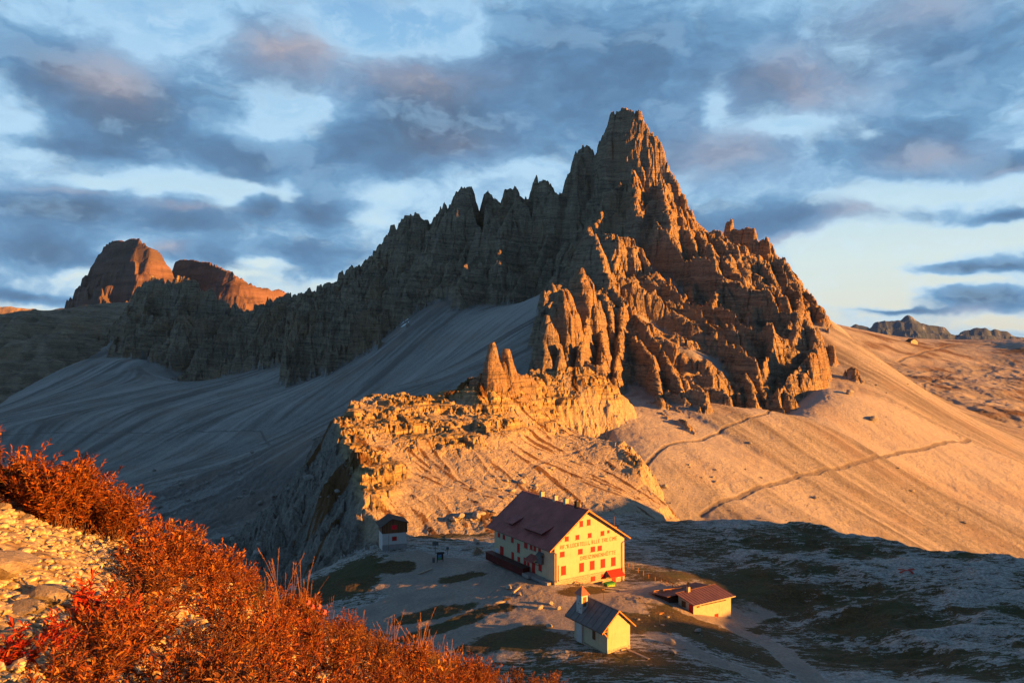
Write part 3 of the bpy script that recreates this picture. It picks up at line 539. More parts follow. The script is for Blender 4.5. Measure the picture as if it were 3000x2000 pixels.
def terrain_mats():
    M = {}
    # cliffs
    m, t = new_mat('dolomite_rock'); M['rock'] = m
    p = t.new('ShaderNodeNewGeometry').outputs['Position']
    x, y, z = t.sep(p)[:3]
    bed = t.comb(t.m('MULTIPLY', x, .012), t.m('MULTIPLY', y, .012), t.m('ADD', t.m('MULTIPLY', z, .30), t.m('MULTIPLY', x, .03)))
    b1 = t.noise(bed, 1.0, 6, .65, .3)
    col = t.comb(t.m('MULTIPLY', x, .16), t.m('MULTIPLY', y, .16), t.m('MULTIPLY', z, .02))
    b2 = t.noise(col, 1.0, 5, .6, .2)
    b3 = t.noise(p, .5, 8, .65)
    big = t.noise(p, .018, 4, .55)
    c = t.ramp(b1, [(.3, (.13, .10, .07)), (.46, (.28, .215, .15)), (.56, (.38, .285, .19)), (.75, (.50, .39, .26))])
    c = t.mix(t.rng(b2, .45, .7, 0, .45), c, (.15, .125, .11))
    c = t.mix(t.rng(big, .48, .66, 0, .6), c, (.36, .21, .10), 'MIX')
    c = t.mix(.35, c, t.ramp(b3, [(.3, (.10, .085, .07)), (.7, (.47, .36, .23))])); c = t.mix(t.rng(t.noise(t.comb(t.m('MULTIPLY', x, .06), t.m('MULTIPLY', y, .06), t.m('MULTIPLY', z, 1.1)), 1., 3, .7), .52, .62, 0, .6), c, (.085, .07, .06))
    t.put(t.b, 'Base Color', t.mix(1.0, c, (ALB*1.32,)*3, 'MULTIPLY'))
    hgt = t.m('ADD', t.m('MULTIPLY', b1, 1.6), t.m('ADD', t.m('MULTIPLY', b2, 1.6), t.m('MULTIPLY', b3, 1.1)))
    bp = t.new('ShaderNodeBump', inp={'Strength': 1.0, 'Distance': 3.4, 'Height': hgt}); t.put(t.b, 'Normal', bp)
    # scree
    m, t = new_mat('scree'); M['scree'] = m
    p = t.new('ShaderNodeNewGeometry').outputs['Position']
    st = attr(t, 'streak'); gr = attr(t, 'grass'); pa = attr(t, 'path')
    n1 = t.noise(p, .8, 8, .7); n0 = t.noise(p, .03, 3, .5)
    c = t.ramp(n1, [(.25, (.19, .175, .16)), (.5, (.35, .33, .305)), (.75, (.48, .455, .42))])
    c = t.mix(t.rng(st, .38, .78, 0, .75), c, (.165, .145, .13)); c = t.mix(t.rng(st, .42, .1, 0, .5), c, (.56, .53, .50))
    c = t.mix(t.rng(n0, .45, .7, 0, .35), c, (.36, .27, .21))
    dots = t.m('MULTIPLY', t.rng(t.noise(p, .42, 3, .5), .66, .72), t.rng(t.m('ADD', t.noise(p, .022, 3, .5), t.m('MULTIPLY', gr, .35)), .50, .62))
    gn = t.m('ADD', t.m('MAXIMUM', gr, t.m('MULTIPLY', dots, .8)), t.m('MULTIPLY', t.m('SUBTRACT', n1, .5), .9))
    c = t.mix(t.rng(gn, .42, .6, 0, .9), c, (.12, .058, .018))
    c = t.mix(t.m('MULTIPLY', pa, .85), c, (.21, .185, .17))  # path tone darkened in place of the weaker sun on its flat bed
    t.put(t.b, 'Base Color', t.mix(1.0, c, (ALB,)*3, 'MULTIPLY'))
    bp = t.new('ShaderNodeBump', inp={'Strength': 1.0, 'Distance': 1.3, 'Height': t.noise(p, .8, 9, .78)}); t.put(t.b, 'Normal', bp)
    # plateau: pale limestone pavement, gravel and dark turf
    m, t = new_mat('limestone_turf'); M['plateau'] = m
    p = t.new('ShaderNodeNewGeometry').outputs['Position']
    gr = attr(t, 'grass'); pa = attr(t, 'path')
    x, y, z = t.sep(p)[:3]
    st = t.comb(t.m('MULTIPLY', x, .35), t.m('MULTIPLY', y, 1.3), t.m('MULTIPLY', z, 2.))
    n1 = t.noise(p, 1.7, 9, .72); n2_ = t.noise(st, .8, 7, .7, .5); n3 = t.noise(p, .12, 4, .5)
    rock = t.ramp(n1, [(.28, (.09, .086, .08)), (.46, (.34, .325, .30)), (.68, (.70, .67, .62))])
    rock = t.mix(t.rng(n2_, .45, .6, .0, .45), rock, (.20, .195, .19))
    turf = t.ramp(n1, [(.3, (.030, .026, .012)), (.5, (.085, .062, .026)), (.75, (.18, .115, .045))])
    turf = t.mix(t.rng(n3, .45, .62, 0, .7), turf, (.065, .072, .028))
    g = t.m('ADD', gr, t.m('ADD', t.m('MULTIPLY', t.m('SUBTRACT', n2_, .5), 2.3), t.m('MULTIPLY', t.m('SUBTRACT', n1, .5), 1.7)))
    c = t.mix(t.rng(g, .46, .54), rock, turf)
    grav = t.ramp(n1, [(.3, (.22, .185, .155)), (.7, (.46, .40, .34))])
    grav = t.mix(t.rng(n3, .4, .65, 0, .5), grav, (.22, .20, .18))
    c = t.mix(t.rng(t.m('ADD', pa, t.m('MULTIPLY', t.m('SUBTRACT', n1, .5), .5)), .35, .65), c, grav)
    t.put(t.b, 'Base Color', t.mix(1.0, c, (ALB,)*3, 'MULTIPLY'))
    bp = t.new('ShaderNodeBump', inp={'Strength': .8, 'Distance': .35, 'Height': t.m('ADD', n1, t.m('MULTIPLY', n2_, .8))}); t.put(t.b, 'Normal', bp)
    # knoll: terraced yellow limestone, rubble and turf streaks
    m, t = new_mat('terraced_limestone'); M['knoll'] = m
    p = t.new('ShaderNodeNewGeometry').outputs['Position']
    gr = attr(t, 'grass'); pa = attr(t, 'path'); ro = attr(t, 'rockm')
    n1 = t.noise(p, 1.1, 9, .72); x, y, z = t.sep(p)[:3]
    b1 = t.noise(t.comb(t.m('MULTIPLY', x, .1), t.m('MULTIPLY', y, .1), z), .9, 6, .65)
    c = t.ramp(n1, [(.28, (.20, .165, .12)), (.5, (.40, .34, .26)), (.74, (.54, .47, .36))])
    cr = t.ramp(b1, [(.34, (.10, .072, .035)), (.48, (.30, .215, .10)), (.6, (.44, .33, .16)), (.75, (.55, .43, .23))])
    c = t.mix(ro, c, cr)
    c = t.mix(t.m('MULTIPLY', attr(t, 'streak'), .75), c, t.ramp(n1, [(.35, (.07, .065, .06)), (.7, (.26, .25, .235))]))
    gn = t.m('ADD', gr, t.m('MULTIPLY', t.m('SUBTRACT', n1, .5), 1.2))
    c = t.mix(t.rng(gn, .42, .58, 0, .92), c, (.12, .055, .015))
    c = t.mix(t.m('MULTIPLY', pa, .6), c, (.33, .29, .27))
    t.put(t.b, 'Base Color', t.mix(1.0, c, (ALB,)*3, 'MULTIPLY'))
    bp = t.new('ShaderNodeBump', inp={'Strength': .9, 'Distance': .8, 'Height': t.m('ADD', n1, t.m('MULTIPLY', b1, .7))}); t.put(t.b, 'Normal', bp)
    m, t = new_mat('old_snow', .6); M['snow'] = m; t.put(t.b, 'Base Color', (.78, .79, .82))
    return M
TM_ = terrain_mats()

def build_terrain():
    ny, nx = Z.shape
    gy = np.gradient(Z, ROWS, axis=0); 
    x, y = XX, YY
    st = np.zeros_like(Z); gr = np.zeros_like(Z); pa = np.zeros_like(Z)
    # debris streaks and turf on the screes
    R = CLS == 3
    r1 = LR1(x, y); r2 = LR2(x, y)
    st = np.where(R, .42+.22*r1+.17*r2, st)
    gR = sstep(.2, .95, (x-200)/170.+(430-y)/520.)*.36+.10*r2+.05*r1+.12*fbm(x, y, 40, 3, 103)
    gR = np.where(y < 300, gR-.3, gR)
    gr = np.where(R, gR, gr)
    l1 = LL1(x, y); l2 = LL2(x, y)
    L = CLS == 2; st = np.where(L, .45+.23*l1+.15*l2, st)
    gr = np.where(L, .10*l1+.07*l2+.22*fbm(x, y, 130, 2, 114)+sstep(440, 330, y)*.3, gr)
    # far right / far left hills
    H = (CLS == 4) | (CLS == 5)
    st = np.where(H, .4+.4*fbm(x, y, 60, 3, 121), st)
    gr = np.where(H, .28+.45*fbm(x, y, 70, 4, 122)+np.where(CLS == 4, .14, 0.05), gr)
    # knoll turf stripes running down the bowl
    K = CLS == 1
    gk = .27+.30*LK(x, y)+.35*fbm(x, y, 22, 3, 132)-.35*TM
    gr = np.where(K, gk, gr)
    # plateau turf
    Pm = CLS == 0
    right = sstep(45, 62, x-.05*(y-150))
    gp = .57*(1-right)+(.45*fbm(x*.8, y*1.2, 30, 4, 141)-.22*slab(x*1.7, y*1.7))*(1-right)+right*(.95-.85*slab(x, y)+.55*fbm(x*.75, y*1.35, 40, 3, 143, .6)+.38*fbm(x, y*1.3, 8, 4, 144, .6))
    tf = np.zeros_like(Z)
    for (u, v, D, rx, ry, rot, wgt) in TURF:
        q = P(u, v, D); cr, sr_ = math.cos(rot), math.sin(rot)
        dx = (x-q[0])*cr+(y-q[1])*sr_; dy = -(x-q[0])*sr_+(y-q[1])*cr
        g_ = np.exp(-((dx/rx)**2+(dy/ry)**2+.9*fbm(x, y, 6, 4, 180, .6))**2); gp = gp+wgt*g_; tf = np.maximum(tf, g_*min(1, wgt*1.8))
    gr = np.where(Pm, gp, gr)
    for (w_, pts, cl, dep) in PATHS:
        pp = [tuple((q[0], q[1])) for q in [hit(*p_) if len(p_) == 2 else P(*p_) for p_ in pts]]
        xs = [q[0] for q in pp]; ys = [q[1] for q in pp]
        msk = (x > min(xs)-15) & (x < max(xs)+15) & (y > min(ys)-15) & (y < max(ys)+15)
        if not msk.any(): continue
        d = line_dist(x[msk], y[msk], pp)+w_*.15*n2(x[msk]/9., y[msk]/9., 150)
        pm = sstep(w_, w_*.55, d)*(CLS[msk] == cl)*(~ROCK[msk])
        pa[msk] = np.maximum(pa[msk], pm); Z[msk] -= dep*pm
    # yard of gravel in front of the hut
    yard = poly_out(x, y, YARD)+2.5*fbm(x, y, 12, 3, 151)
    pa = np.maximum(pa, np.where(Pm, sstep(2, -3, yard)*.9, 0))
    pa = np.where(Pm, pa*(1-tf), pa); gr = np.where(Pm, gr-.45*pa+.35*tf, gr)
    rockm = np.clip(TM, 0, 1)
    ko_ = poly_out(x, y, K_POLY); rockm = np.where(K, np.maximum(rockm*sstep(6, -2, ko_), .12*sstep(-1, 2, ko_)*sstep(30, 20, ko_+6*fbm(x, y, 15, 3, 160))), 0)
    gr = np.where(K & (ko_ > 0), gr-.22, gr); st = np.where(K, sstep(0, 3, ko_)*(x < 10), st)
    fc = CLS.copy(); fc[ROCK] = 9
    for (u, v, rx, ry) in [(922,742,7,4),(929,746,4,4),(757,826,3,3)]:
        p_ = hit(u, v, 400); fc[(((x-p_[0])/rx)**2+((y-p_[1])/ry)**2+.35*n2(x/3., y/3., 190) < 1) & ~ROCK & (np.abs(gy) < 1.0)] = 10
    q = fc[:-1, :-1]
    # snow left in the gullies
    verts = np.stack([XX, YY, Z], -1).reshape(-1, 3)
    idx = np.arange(ny*nx).reshape(ny, nx)
    quads = np.stack([idx[:-1, :-1], idx[:-1, 1:], idx[1:, 1:], idx[1:, :-1]], -1)
    at = dict(streak=st.ravel(), grass=gr.ravel(), path=pa.ravel(), rockm=rockm.ravel())
    rk = q == 9
    groups = [('mountain', rk & ~(YY < 400)[:-1, :-1], 'rock'), ('rock_spires', rk & (YY < 400)[:-1, :-1], 'rock'),
              ('snow', q == 10, 'snow'), ('scree_slope', q == 3, 'scree'), ('scree_valley', q == 2, 'scree'),
              ('terrain', q == 4, 'scree'), ('hills', q == 5, 'rock'), ('rocky_knoll', q == 1, 'knoll'), ('ground', q == 0, 'plateau')]
    for name, mask, mat in groups:
        f = quads[mask]
        if not len(f): continue
        used, inv = np.unique(f, return_inverse=True)
        mesh_from(name, verts[used], inv.reshape(-1, 4), TM_[mat], {k: v[used] for k, v in at.items()}, smooth=name in ('scree_slope', 'scree_valley', 'terrain', 'ground'), kind='structure')
TURF = [(1180,1432,148,10,6.5,.3,.9),(1000,1370,168,9,4,.2,.7),(760,1300,195,14,8,.5,.5),(1030,1400,160,9,3,.4,.6),(1060,1315,190,7,3,.1,.4),(900,1285,200,8,4,.1,.5),(1130,1380,165,5,3,0,.5),
        (1420,1420,155,9,6,.2,.6),(1650,1480,150,14,5,-.7,.5),(1560,1415,163,9,5,-.5,.5),(1350,1345,176,7,2.5,.5,.8),(1700,1330,190,22,12,0,.35),(1950,1400,170,20,10,0,.3),(1080,1215,232,12,4,.2,.6),(1000,1215,226,8,4,0,.5),(820,1265,200,6,8,0,.6)]
PATHS = [(1.5, [(1610,1184),(1700,1140),(1770,1112),(1830,1093),(1900,1075),(1980,1058),(2060,1040),(2140,1025),(2225,1009)], 3, .35),
         (1.2, [(1465,1045),(1530,1022),(1600,1012),(1650,995),(1700,968),(1760,950),(1800,930),(1840,890),(1850,870)], 3, .4),
         (1.5, [(975,1235),(968,1218),(1000,1195),(1060,1180),(1130,1160),(1160,1130),(1200,1090),(1240,1060),(1300,1040),(1360,1025)], 1, .18),
         (1.1, [(0,1000),(150,993),(300,993),(450,990),(600,990),(700,993)], 2, .15),
         (2.6, [(1500,1455),(1560,1480),(1640,1515),(1720,1545),(1780,1575)], 0, .15),(3.4,[(1690,1445),(1740,1465),(1790,1490),(1830,1530),(1880,1575)],0,.2),
         (3.0, [(2060,830),(2110,812),(2200,790),(2300,785)], 4, .8),(2.5,[(2352,1000),(2250,960),(2210,960),(2130,920),(2120,880),(2180,860)],4, .6)]
YARD = [(-14,206),(-4,200),(9,176),(14,172),(30,184),(46,196),(62,180),(52,168),(30,160),(14,150),(2,140),(-8,132),(-14,148),(-26,160),(-38,176),(-30,185),(-36,205),(-25,212)]
build_terrain()

# ---- far mountains, each a ridge of its own with real depth
def rock_wall(name, pts, D, depth, kslope, step, mat, amp=1.0, strata=60, dsl=0, seed=0):
    us = np.array([p[0] for p in pts]); 
    n = int((us[-1]-us[0])/F*D/step); tt = np.linspace(us[0], us[-1], n)
    hz = np.interp(tt, us, [p[1] for p in pts])
    Dd = D+dsl*(tt-us[0])/(us[-1]-us[0])+np.interp(tt, us, [p[2] if len(p) > 2 else 0 for p in pts])
    X = (tt-CU)/F*Dd; top = CAMZ-(hz-CV)/F*Dd
    xs = np.arange(X.min()-depth, X.max()+depth, step); ys = np.arange(min(Dd)-depth, max(Dd)+depth*.5, step*1.3)
    gx, gy = np.meshgrid(xs, ys)
    fl = (1-.35*(ridged(gx, gy, step*40, 3, 200+seed)*.9+ridged(gx, gy, step*14, 3, 210+seed)*.8)).astype(np.float32)
    H = np.full(gx.shape, -400., np.float32)
    for a, b, c in zip(X, Dd, top):
        d = np.sqrt((gx-a)**2+(gy-b)**2)*fl
        H = np.maximum(H, c-kslope[0]*np.minimum(d, kslope[1])-kslope[2]*np.maximum(d-kslope[1], 0))
    tl = .06*gx; H = stairs(H+tl+.3*strata*fbm(gx, gy, step*30, 2, 220), strata, .8)-tl-.3*strata*fbm(gx, gy, step*30, 2, 220)
    H = H+amp*step*.8*ridged(gx, gy, step*6, 3, 230)
    ny, nx = H.shape; idx = np.arange(ny*nx).reshape(ny, nx)
    qd = np.stack([idx[:-1, :-1], idx[:-1, 1:], idx[1:, 1:], idx[1:, :-1]], -1)
    keep = (np.maximum(H[:-1, :-1], H[1:, 1:]) > -380)
    f = qd[keep]; used, inv = np.unique(f, return_inverse=True)
    v = np.stack([gx, gy, H], -1).reshape(-1, 3)[used]
    return mesh_from(name, v, inv.reshape(-1, 4), mat, kind='structure')
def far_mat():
    m, t = new_mat('far_rock_blue_shade'); p = t.new('ShaderNodeNewGeometry').outputs['Position']
    n = t.noise(p, (.005), 7, .65); t.put(t.b, 'Base Color', t.ramp(n, [(.35, (.03, .05, .08)), (.58, (.055, .075, .11)), (.68, (.22, .26, .33))])); return m  # blue-grey of cloud shade and distance painted into the albedo
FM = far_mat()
def far_red():
    m, t = new_mat('far_red_rock_shade'); p = t.new('ShaderNodeNewGeometry').outputs['Position']; x, y, z = t.sep(p)[:3]
    n = t.noise(t.comb(t.m('MULTIPLY', x, .1), t.m('MULTIPLY', y, .1), z), .03, 7, .65); n2_ = t.noise(p, .006, 5, .6)
    c = t.ramp(n, [(.32, (.07, .045, .038)), (.5, (.15, .09, .066)), (.7, (.21, .13, .10))]); c = t.mix(t.rng(n2_, .42, .65, 0, .7), c, (.10, .075, .065))  # red rock, darkened in its colour to stand in for cloud shadow
    t.put(t.b, 'Base Color', c); t.put(t.b, 'Normal', t.new('ShaderNodeBump', inp={'Strength': .9, 'Distance': 14., 'Height': t.m('ADD', n, n2_)})); return m
FRED = far_red()
rock_wall('mountain', [(180,735,420),(192,722,400),(205,690,360),(213,660,330),(222,625,300),(228,590,270),(240,565,230),(262,552,150),(290,547,60),(320,550,-40),(345,562,-60),(370,585,-20),(381,600,30),(382,620,60),(395,632,90),(402,640,120)], 3600, 520, (3.2,200,1.3), 6*QF, FRED, seed=1)
rock_wall('mountain', [(402,640,420),(405,600,400),(410,594,380),(425,594,330),(460,600,200),(500,605,40),(525,618,-60),(540,632,-90),(580,650,-60),(600,657,-20),(612,655,0),(622,670,20),(640,665,60),(657,672,100),(700,720,160)], 3700, 480, (3.2,180,1.3), 6*QF, FRED, seed=2)
rock_wall('mountain', [(-200,690),(-60,700),(0,702),(30,701),(52,709),(75,708),(96,724),(130,735),(150,728),(170,726)], 5200, 600, (1.6,60,.5), 10*QF, TM_['rock'], seed=3, strata=80)
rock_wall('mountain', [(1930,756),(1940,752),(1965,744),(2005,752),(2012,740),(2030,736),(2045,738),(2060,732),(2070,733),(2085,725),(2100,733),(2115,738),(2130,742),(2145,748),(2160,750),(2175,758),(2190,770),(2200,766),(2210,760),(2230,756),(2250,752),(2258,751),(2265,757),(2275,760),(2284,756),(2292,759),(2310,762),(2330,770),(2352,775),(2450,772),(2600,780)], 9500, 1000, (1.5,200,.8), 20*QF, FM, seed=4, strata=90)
# ------------------------------------------------------------------ object helpers
class MB:
    def __init__(s): s.v = []; s.f = []; s.mi = []; s.cur = 0
    def add(s, vs, fs):
        n = len(s.v); s.v += [tuple(q) for q in vs]; s.f += [tuple(n+i for i in f) for f in fs]; s.mi += [s.cur]*len(fs); return s
    def box(s, x0, x1, y0, y1, z0, z1):
        return s.add([(x0,y0,z0),(x1,y0,z0),(x1,y1,z0),(x0,y1,z0),(x0,y0,z1),(x1,y0,z1),(x1,y1,z1),(x0,y1,z1)], [(0,3,2,1),(4,5,6,7),(0,1,5,4),(1,2,6,5),(2,3,7,6),(3,0,4,7)])
    def prism(s, poly, vec):
        n = len(poly); a = [Vector(p) for p in poly]; b = [p+Vector(vec) for p in a]
        return s.add(a+b, [tuple(range(n))[::-1], tuple(range(n, 2*n))]+[(i, (i+1) % n, (i+1) % n+n, i+n) for i in range(n)])
    def bar(s, p, q, w, h=None, up=(0, 0, 1)):
        p = Vector(p); q = Vector(q); d = (q-p).normalized(); u = Vector(up)
        if abs(d.dot(u)) > .95: u = Vector((1, 0, 0))
        r = d.cross(u).normalized()*w/2; t = r.cross(d).normalized()*(h or w)/2
        return s.prism([p-r-t, p+r-t, p+r+t, p-r+t], q-p)
    def tube(s, p, q, r, n=8, r2=None):
        p = Vector(p); q = Vector(q); d = (q-p).normalized(); u = Vector((0, 0, 1)) if abs(d.z) < .9 else Vector((1, 0, 0))
        a = d.cross(u).normalized(); b = a.cross(d); r2 = r if r2 is None else r2
        vs = [p+(a*math.cos(i*2*math.pi/n)+b*math.sin(i*2*math.pi/n))*r for i in range(n)]+[q+(a*math.cos(i*2*math.pi/n)+b*math.sin(i*2*math.pi/n))*r2 for i in range(n)]
        return s.add(vs, [tuple(range(n)), tuple(range(n, 2*n))[::-1]]+[(i, i+n, (i+1) % n+n, (i+1) % n) for i in range(n)])
    def build(s, name, mat, parent=None, bevel=0):
        me = bpy.data.meshes.new(name); me.from_pydata(s.v, [], s.f)
        for m in (mat if isinstance(mat, list) else [mat]): me.materials.append(m)
        if isinstance(mat, list): me.polygons.foreach_set('material_index', s.mi)
        bm = bmesh.new(); bm.from_mesh(me); bmesh.ops.recalc_face_normals(bm, faces=bm.faces); bm.to_mesh(me); bm.free()
        o = bpy.data.objects.new(name, me); COL.objects.link(o)
        if parent: o.parent = parent
        if bevel:
            b = o.modifiers.new('bevel', 'BEVEL'); b.width = bevel; b.segments = 1
        return o
def tag(o, label=None, cat=None, group=None, kind=None):
    if label: o['label'] = label
    if cat: o['category'] = cat
    if group: o['group'] = group
    if kind: o['kind'] = kind
    return o
def thing(name, label, cat, loc, rz=0, group=None):
    o = bpy.data.objects.new(name, None); COL.objects.link(o); o.location = loc; o.rotation_euler = (0, 0, rz)
    o.empty_display_size = .3
    return tag(o, label, cat, group)
def copy_tree(o, parent=None):
    c = o.copy(); COL.objects.link(c)
    if parent: c.parent = parent
    for ch in list(o.children): copy_tree(ch, c)
    return c
GA = math.atan2(.53, .847)          # the buildings all stand square to this bearing

def paint(name, col, var=.12, rough=.75, scale=1.5, stain=None, bump=.0):
    m, t = new_mat(name, rough)
    p = t.new('ShaderNodeTexCoord').outputs['Object']
    n = t.noise(p, scale, 6, .65)
    c = t.mix(t.rng(n, .35, .7), tuple(k*(1-var) for k in col), tuple(min(1, k*(1+var*.6)) for k in col))
    if stain:
        x, y, z = t.sep(p)[:3]
        s = t.noise(t.comb(t.m('MULTIPLY', x, 1.2), t.m('MULTIPLY', y, 1.2), t.m('MULTIPLY', z, .12)), 1.6, 6, .7)
        s2 = t.noise(p, .45, 4, .6)
        c = t.mix(t.m('MULTIPLY', t.rng(s, .5, .75), t.rng(s2, .35, .65, 0, .6)), c, stain)
    t.put(t.b, 'Base Color', c)
    if bump:
        bp = t.new('ShaderNodeBump', inp={'Strength': .6, 'Distance': bump, 'Height': t.noise(p, scale*6, 6, .7)}); t.put(t.b, 'Normal', bp)
    return m
def plank_mat(name, col, pitch=.16, axis=0, rough=.8):
    m, t = new_mat(name, rough); p = t.new('ShaderNodeTexCoord').outputs['Object']; xyz = t.sep(p)
    s = t.m('ADD', xyz[0], xyz[1]) if axis == 0 else xyz[2]
    q = t.m('DIVIDE', s, pitch); fr = t.m('FRACT', q); fl = t.m('FLOOR', q)
    r = t.new('ShaderNodeTexWhiteNoise', noise_dimensions='1D'); t.put(r, 'W', fl)
    n = t.noise(t.comb(t.m('MULTIPLY', xyz[0], 8), t.m('MULTIPLY', xyz[1], 8), t.m('MULTIPLY', xyz[2], 1.5)), 1, 5, .6)
    c = t.mix(r.outputs[0], tuple(k*.7 for k in col), tuple(k*1.25 for k in col))
    c = t.mix(t.rng(n, .4, .7, 0, .5), c, tuple(k*.45 for k in col))
    c = t.mix(t.rng(fr, .9, .97), c, tuple(k*.2 for k in col)); t.put(t.b, 'Base Color', c)
    return m
def block_mat(name):
    m, t = new_mat(name, .9); p = t.new('ShaderNodeTexCoord').outputs['Object']; xyz = t.sep(p)
    b = t.new('ShaderNodeTexBrick', offset=.5); t.put(b, 'Vector', t.comb(t.m('ADD', xyz[0], xyz[1]), xyz[2], 0))
    for k, v in (('Scale', 1.0), ('Mortar Size', .03), ('Brick Width', .85), ('Row Height', .42)): t.put(b, k, v)
    t.put(b, 'Color1', (.42, .36, .26)); t.put(b, 'Color2', (.30, .25, .18)); t.put(b, 'Mortar', (.12, .10, .08))
    n = t.noise(p, 3, 6, .7); t.put(t.b, 'Base Color', t.mix(t.rng(n, .4, .7, 0, .6), b.outputs[0], (.5, .44, .34)))
    bp = t.new('ShaderNodeBump', inp={'Strength': .8, 'Distance': .05, 'Height': t.m('ADD', t.m('MULTIPLY', b.outputs[1], -1.), n)}); t.put(t.b, 'Normal', bp)
    return m
MT = dict(plaster=paint('cream_plaster', (.48, .43, .29), .07, .85, .8, stain=(.30, .20, .10), bump=.01),
          plaster2=paint('weathered_plaster', (.44, .39, .29), .12, .85, 1.2, stain=(.30, .20, .10), bump=.01),
          white=paint('white_plaster', (.50, .485, .46), .08, .85, 1.0, stain=(.38, .35, .32)),
          roof=paint('red_sheet_roof', (.36, .115, .10), .25, .5, .35, stain=(.09, .045, .045)),
          roof2=paint('faded_red_roof', (.20, .095, .078), .22, .55, .6, stain=(.13, .09, .08)),
          slate=paint('grey_sheet_roof', (.16, .135, .13), .2, .55, .7, stain=(.09, .075, .075)),
          shutter=paint('red_shutter_paint', (.48, .016, .012), .18, .5, 3),
          bright=paint('signal_red_paint', (.85, .012, .03), .08, .45, 2),
          board=paint('orange_brown_board', (.50, .22, .07), .15, .6, 2), dark=paint('dark_timber', (.045, .03, .022), .3, .8, 3),
          sill=paint('stone_sill', (.35, .31, .25), .15, .9, 4), metal=paint('brown_metal', (.12, .07, .045), .2, .45, 3),
          grey=paint('grey_tarpaulin', (.10, .12, .12), .25, .6, 3), green=paint('green_painted_steel', (.04, .26, .055), .25, .5, 2, stain=(.10, .10, .04)),
          yellow=paint('yellow_lettering', (.65, .60, .10), .1, .6, 4), letter=paint('brown_lettering', (.17, .10, .04), .25, .8, 5),
          timber=paint('pale_timber', (.42, .33, .24), .2, .8, 4), rail=paint('larch_rail', (.40, .20, .07), .25, .7, 4), redwood=plank_mat('dark_red_boards', (.10, .018, .014), .2),
          wood=plank_mat('brown_boards', (.17, .070, .030), .22), brownroof=paint('brown_board_roof', (.070, .050, .042), .3, .8, 1.5, bump=.02),
          blocks=block_mat('stone_blocks'), black=paint('black_opening', (.012, .012, .014), .1, .6), concrete=paint('concrete', (.27, .26, .25), .15, .9, 2),
          blue=paint('blue_print', (.10, .25, .50), .3, .6, 5), pgreen=paint('green_print', (.08, .30, .14), .35, .6, 5), paper=paint('white_board', (.55, .6, .66), .1, .6, 5),
          copper=paint('copper_sheet', (.42, .13, .09), .2, .45, 2), louvre=plank_mat('brown_louvres', (.24, .12, .045), .12, 1), redmark=paint('red_ground_paint', (.42, .06, .04), .3, .9, 6))

# ---- lettering drawn with strokes (unit cell 0..w by 0..1)
GLY = {'R': (.62, [[(0,0),(0,1),(.5,1),(.5,.52),(0,.52)],[(.18,.52),(.55,0)]]), 'I': (.14, [[(.05,0),(.05,1)]]), 'F': (.55, [[(0,0),(0,1),(.5,1)],[(0,.52),(.4,.52)]]),
       '.': (.16, [[(.05,0),(.05,.1)]]), '"': (.22, [[(.04,1),(.04,.8)],[(.16,1),(.16,.8)]]), ',,': (.22, [[(.08,.06),(.02,-.14)],[(.2,.06),(.14,-.14)]]),
       'A': (.66, [[(0,0),(.28,1),(.34,1),(.6,0)],[(.12,.36),(.5,.36)]]), 'L': (.52, [[(0,1),(0,0),(.46,0)]]), 'O': (.66, [[(0,0),(0,1),(.5,1),(.5,0),(0,0)]]),
       'C': (.58, [[(.5,1),(0,1),(0,0),(.5,0)]]), 'T': (.6, [[(0,1),(.54,1)],[(.27,1),(.27,0)]]), 'E': (.55, [[(.48,1),(0,1),(0,0),(.48,0)],[(0,.52),(.4,.52)]]),
       'M': (.68, [[(0,0),(0,1),(.28,.5),(.56,1),(.56,0)]]), 'D': (.62, [[(0,0),(0,1),(.36,1),(.5,.82),(.5,.18),(.36,0),(0,0)]]), 'Z': (.6, [[(0,1),(.5,1),(0,0),(.5,0)]]),
       'N': (.66, [[(0,0),(0,1),(.52,0),(.52,1)]]), 'H': (.64, [[(0,0),(0,1)],[(.5,0),(.5,1)],[(0,.52),(.5,.52)]]), 'U:': (.64, [[(0,1),(0,0),(.5,0),(.5,1)],[(.12,1.16),(.12,1.28)],[(.38,1.16),(.38,1.28)]])}
def lettering(mb, chars, x0, x1, z, h, y, th=.11):
    ws = [GLY[c][0] for c in chars]; gap = .22
    tot = sum(ws)+gap*(len(ws)-1); k = (x1-x0)/tot; x = x0
    for c, w_ in zip(chars, ws):
        for st in GLY[c][1]:
            for a, b in zip(st[:-1], st[1:]):
                p = Vector((x+a[0]*k, y, z+a[1]*h)); q = Vector((x+b[0]*k, y, z+b[1]*h)); d = (q-p).normalized()*th*.45
                mb.bar(p-d, q+d, .03, th, up=(0, 0, 1)) if abs((q-p).normalized().z) < .9 else mb.box(p.x-th/2, p.x+th/2, y-.015, y+.015, min(p.z, q.z)-th*.45, max(p.z, q.z)+th*.45)
        x += (w_+gap)*k

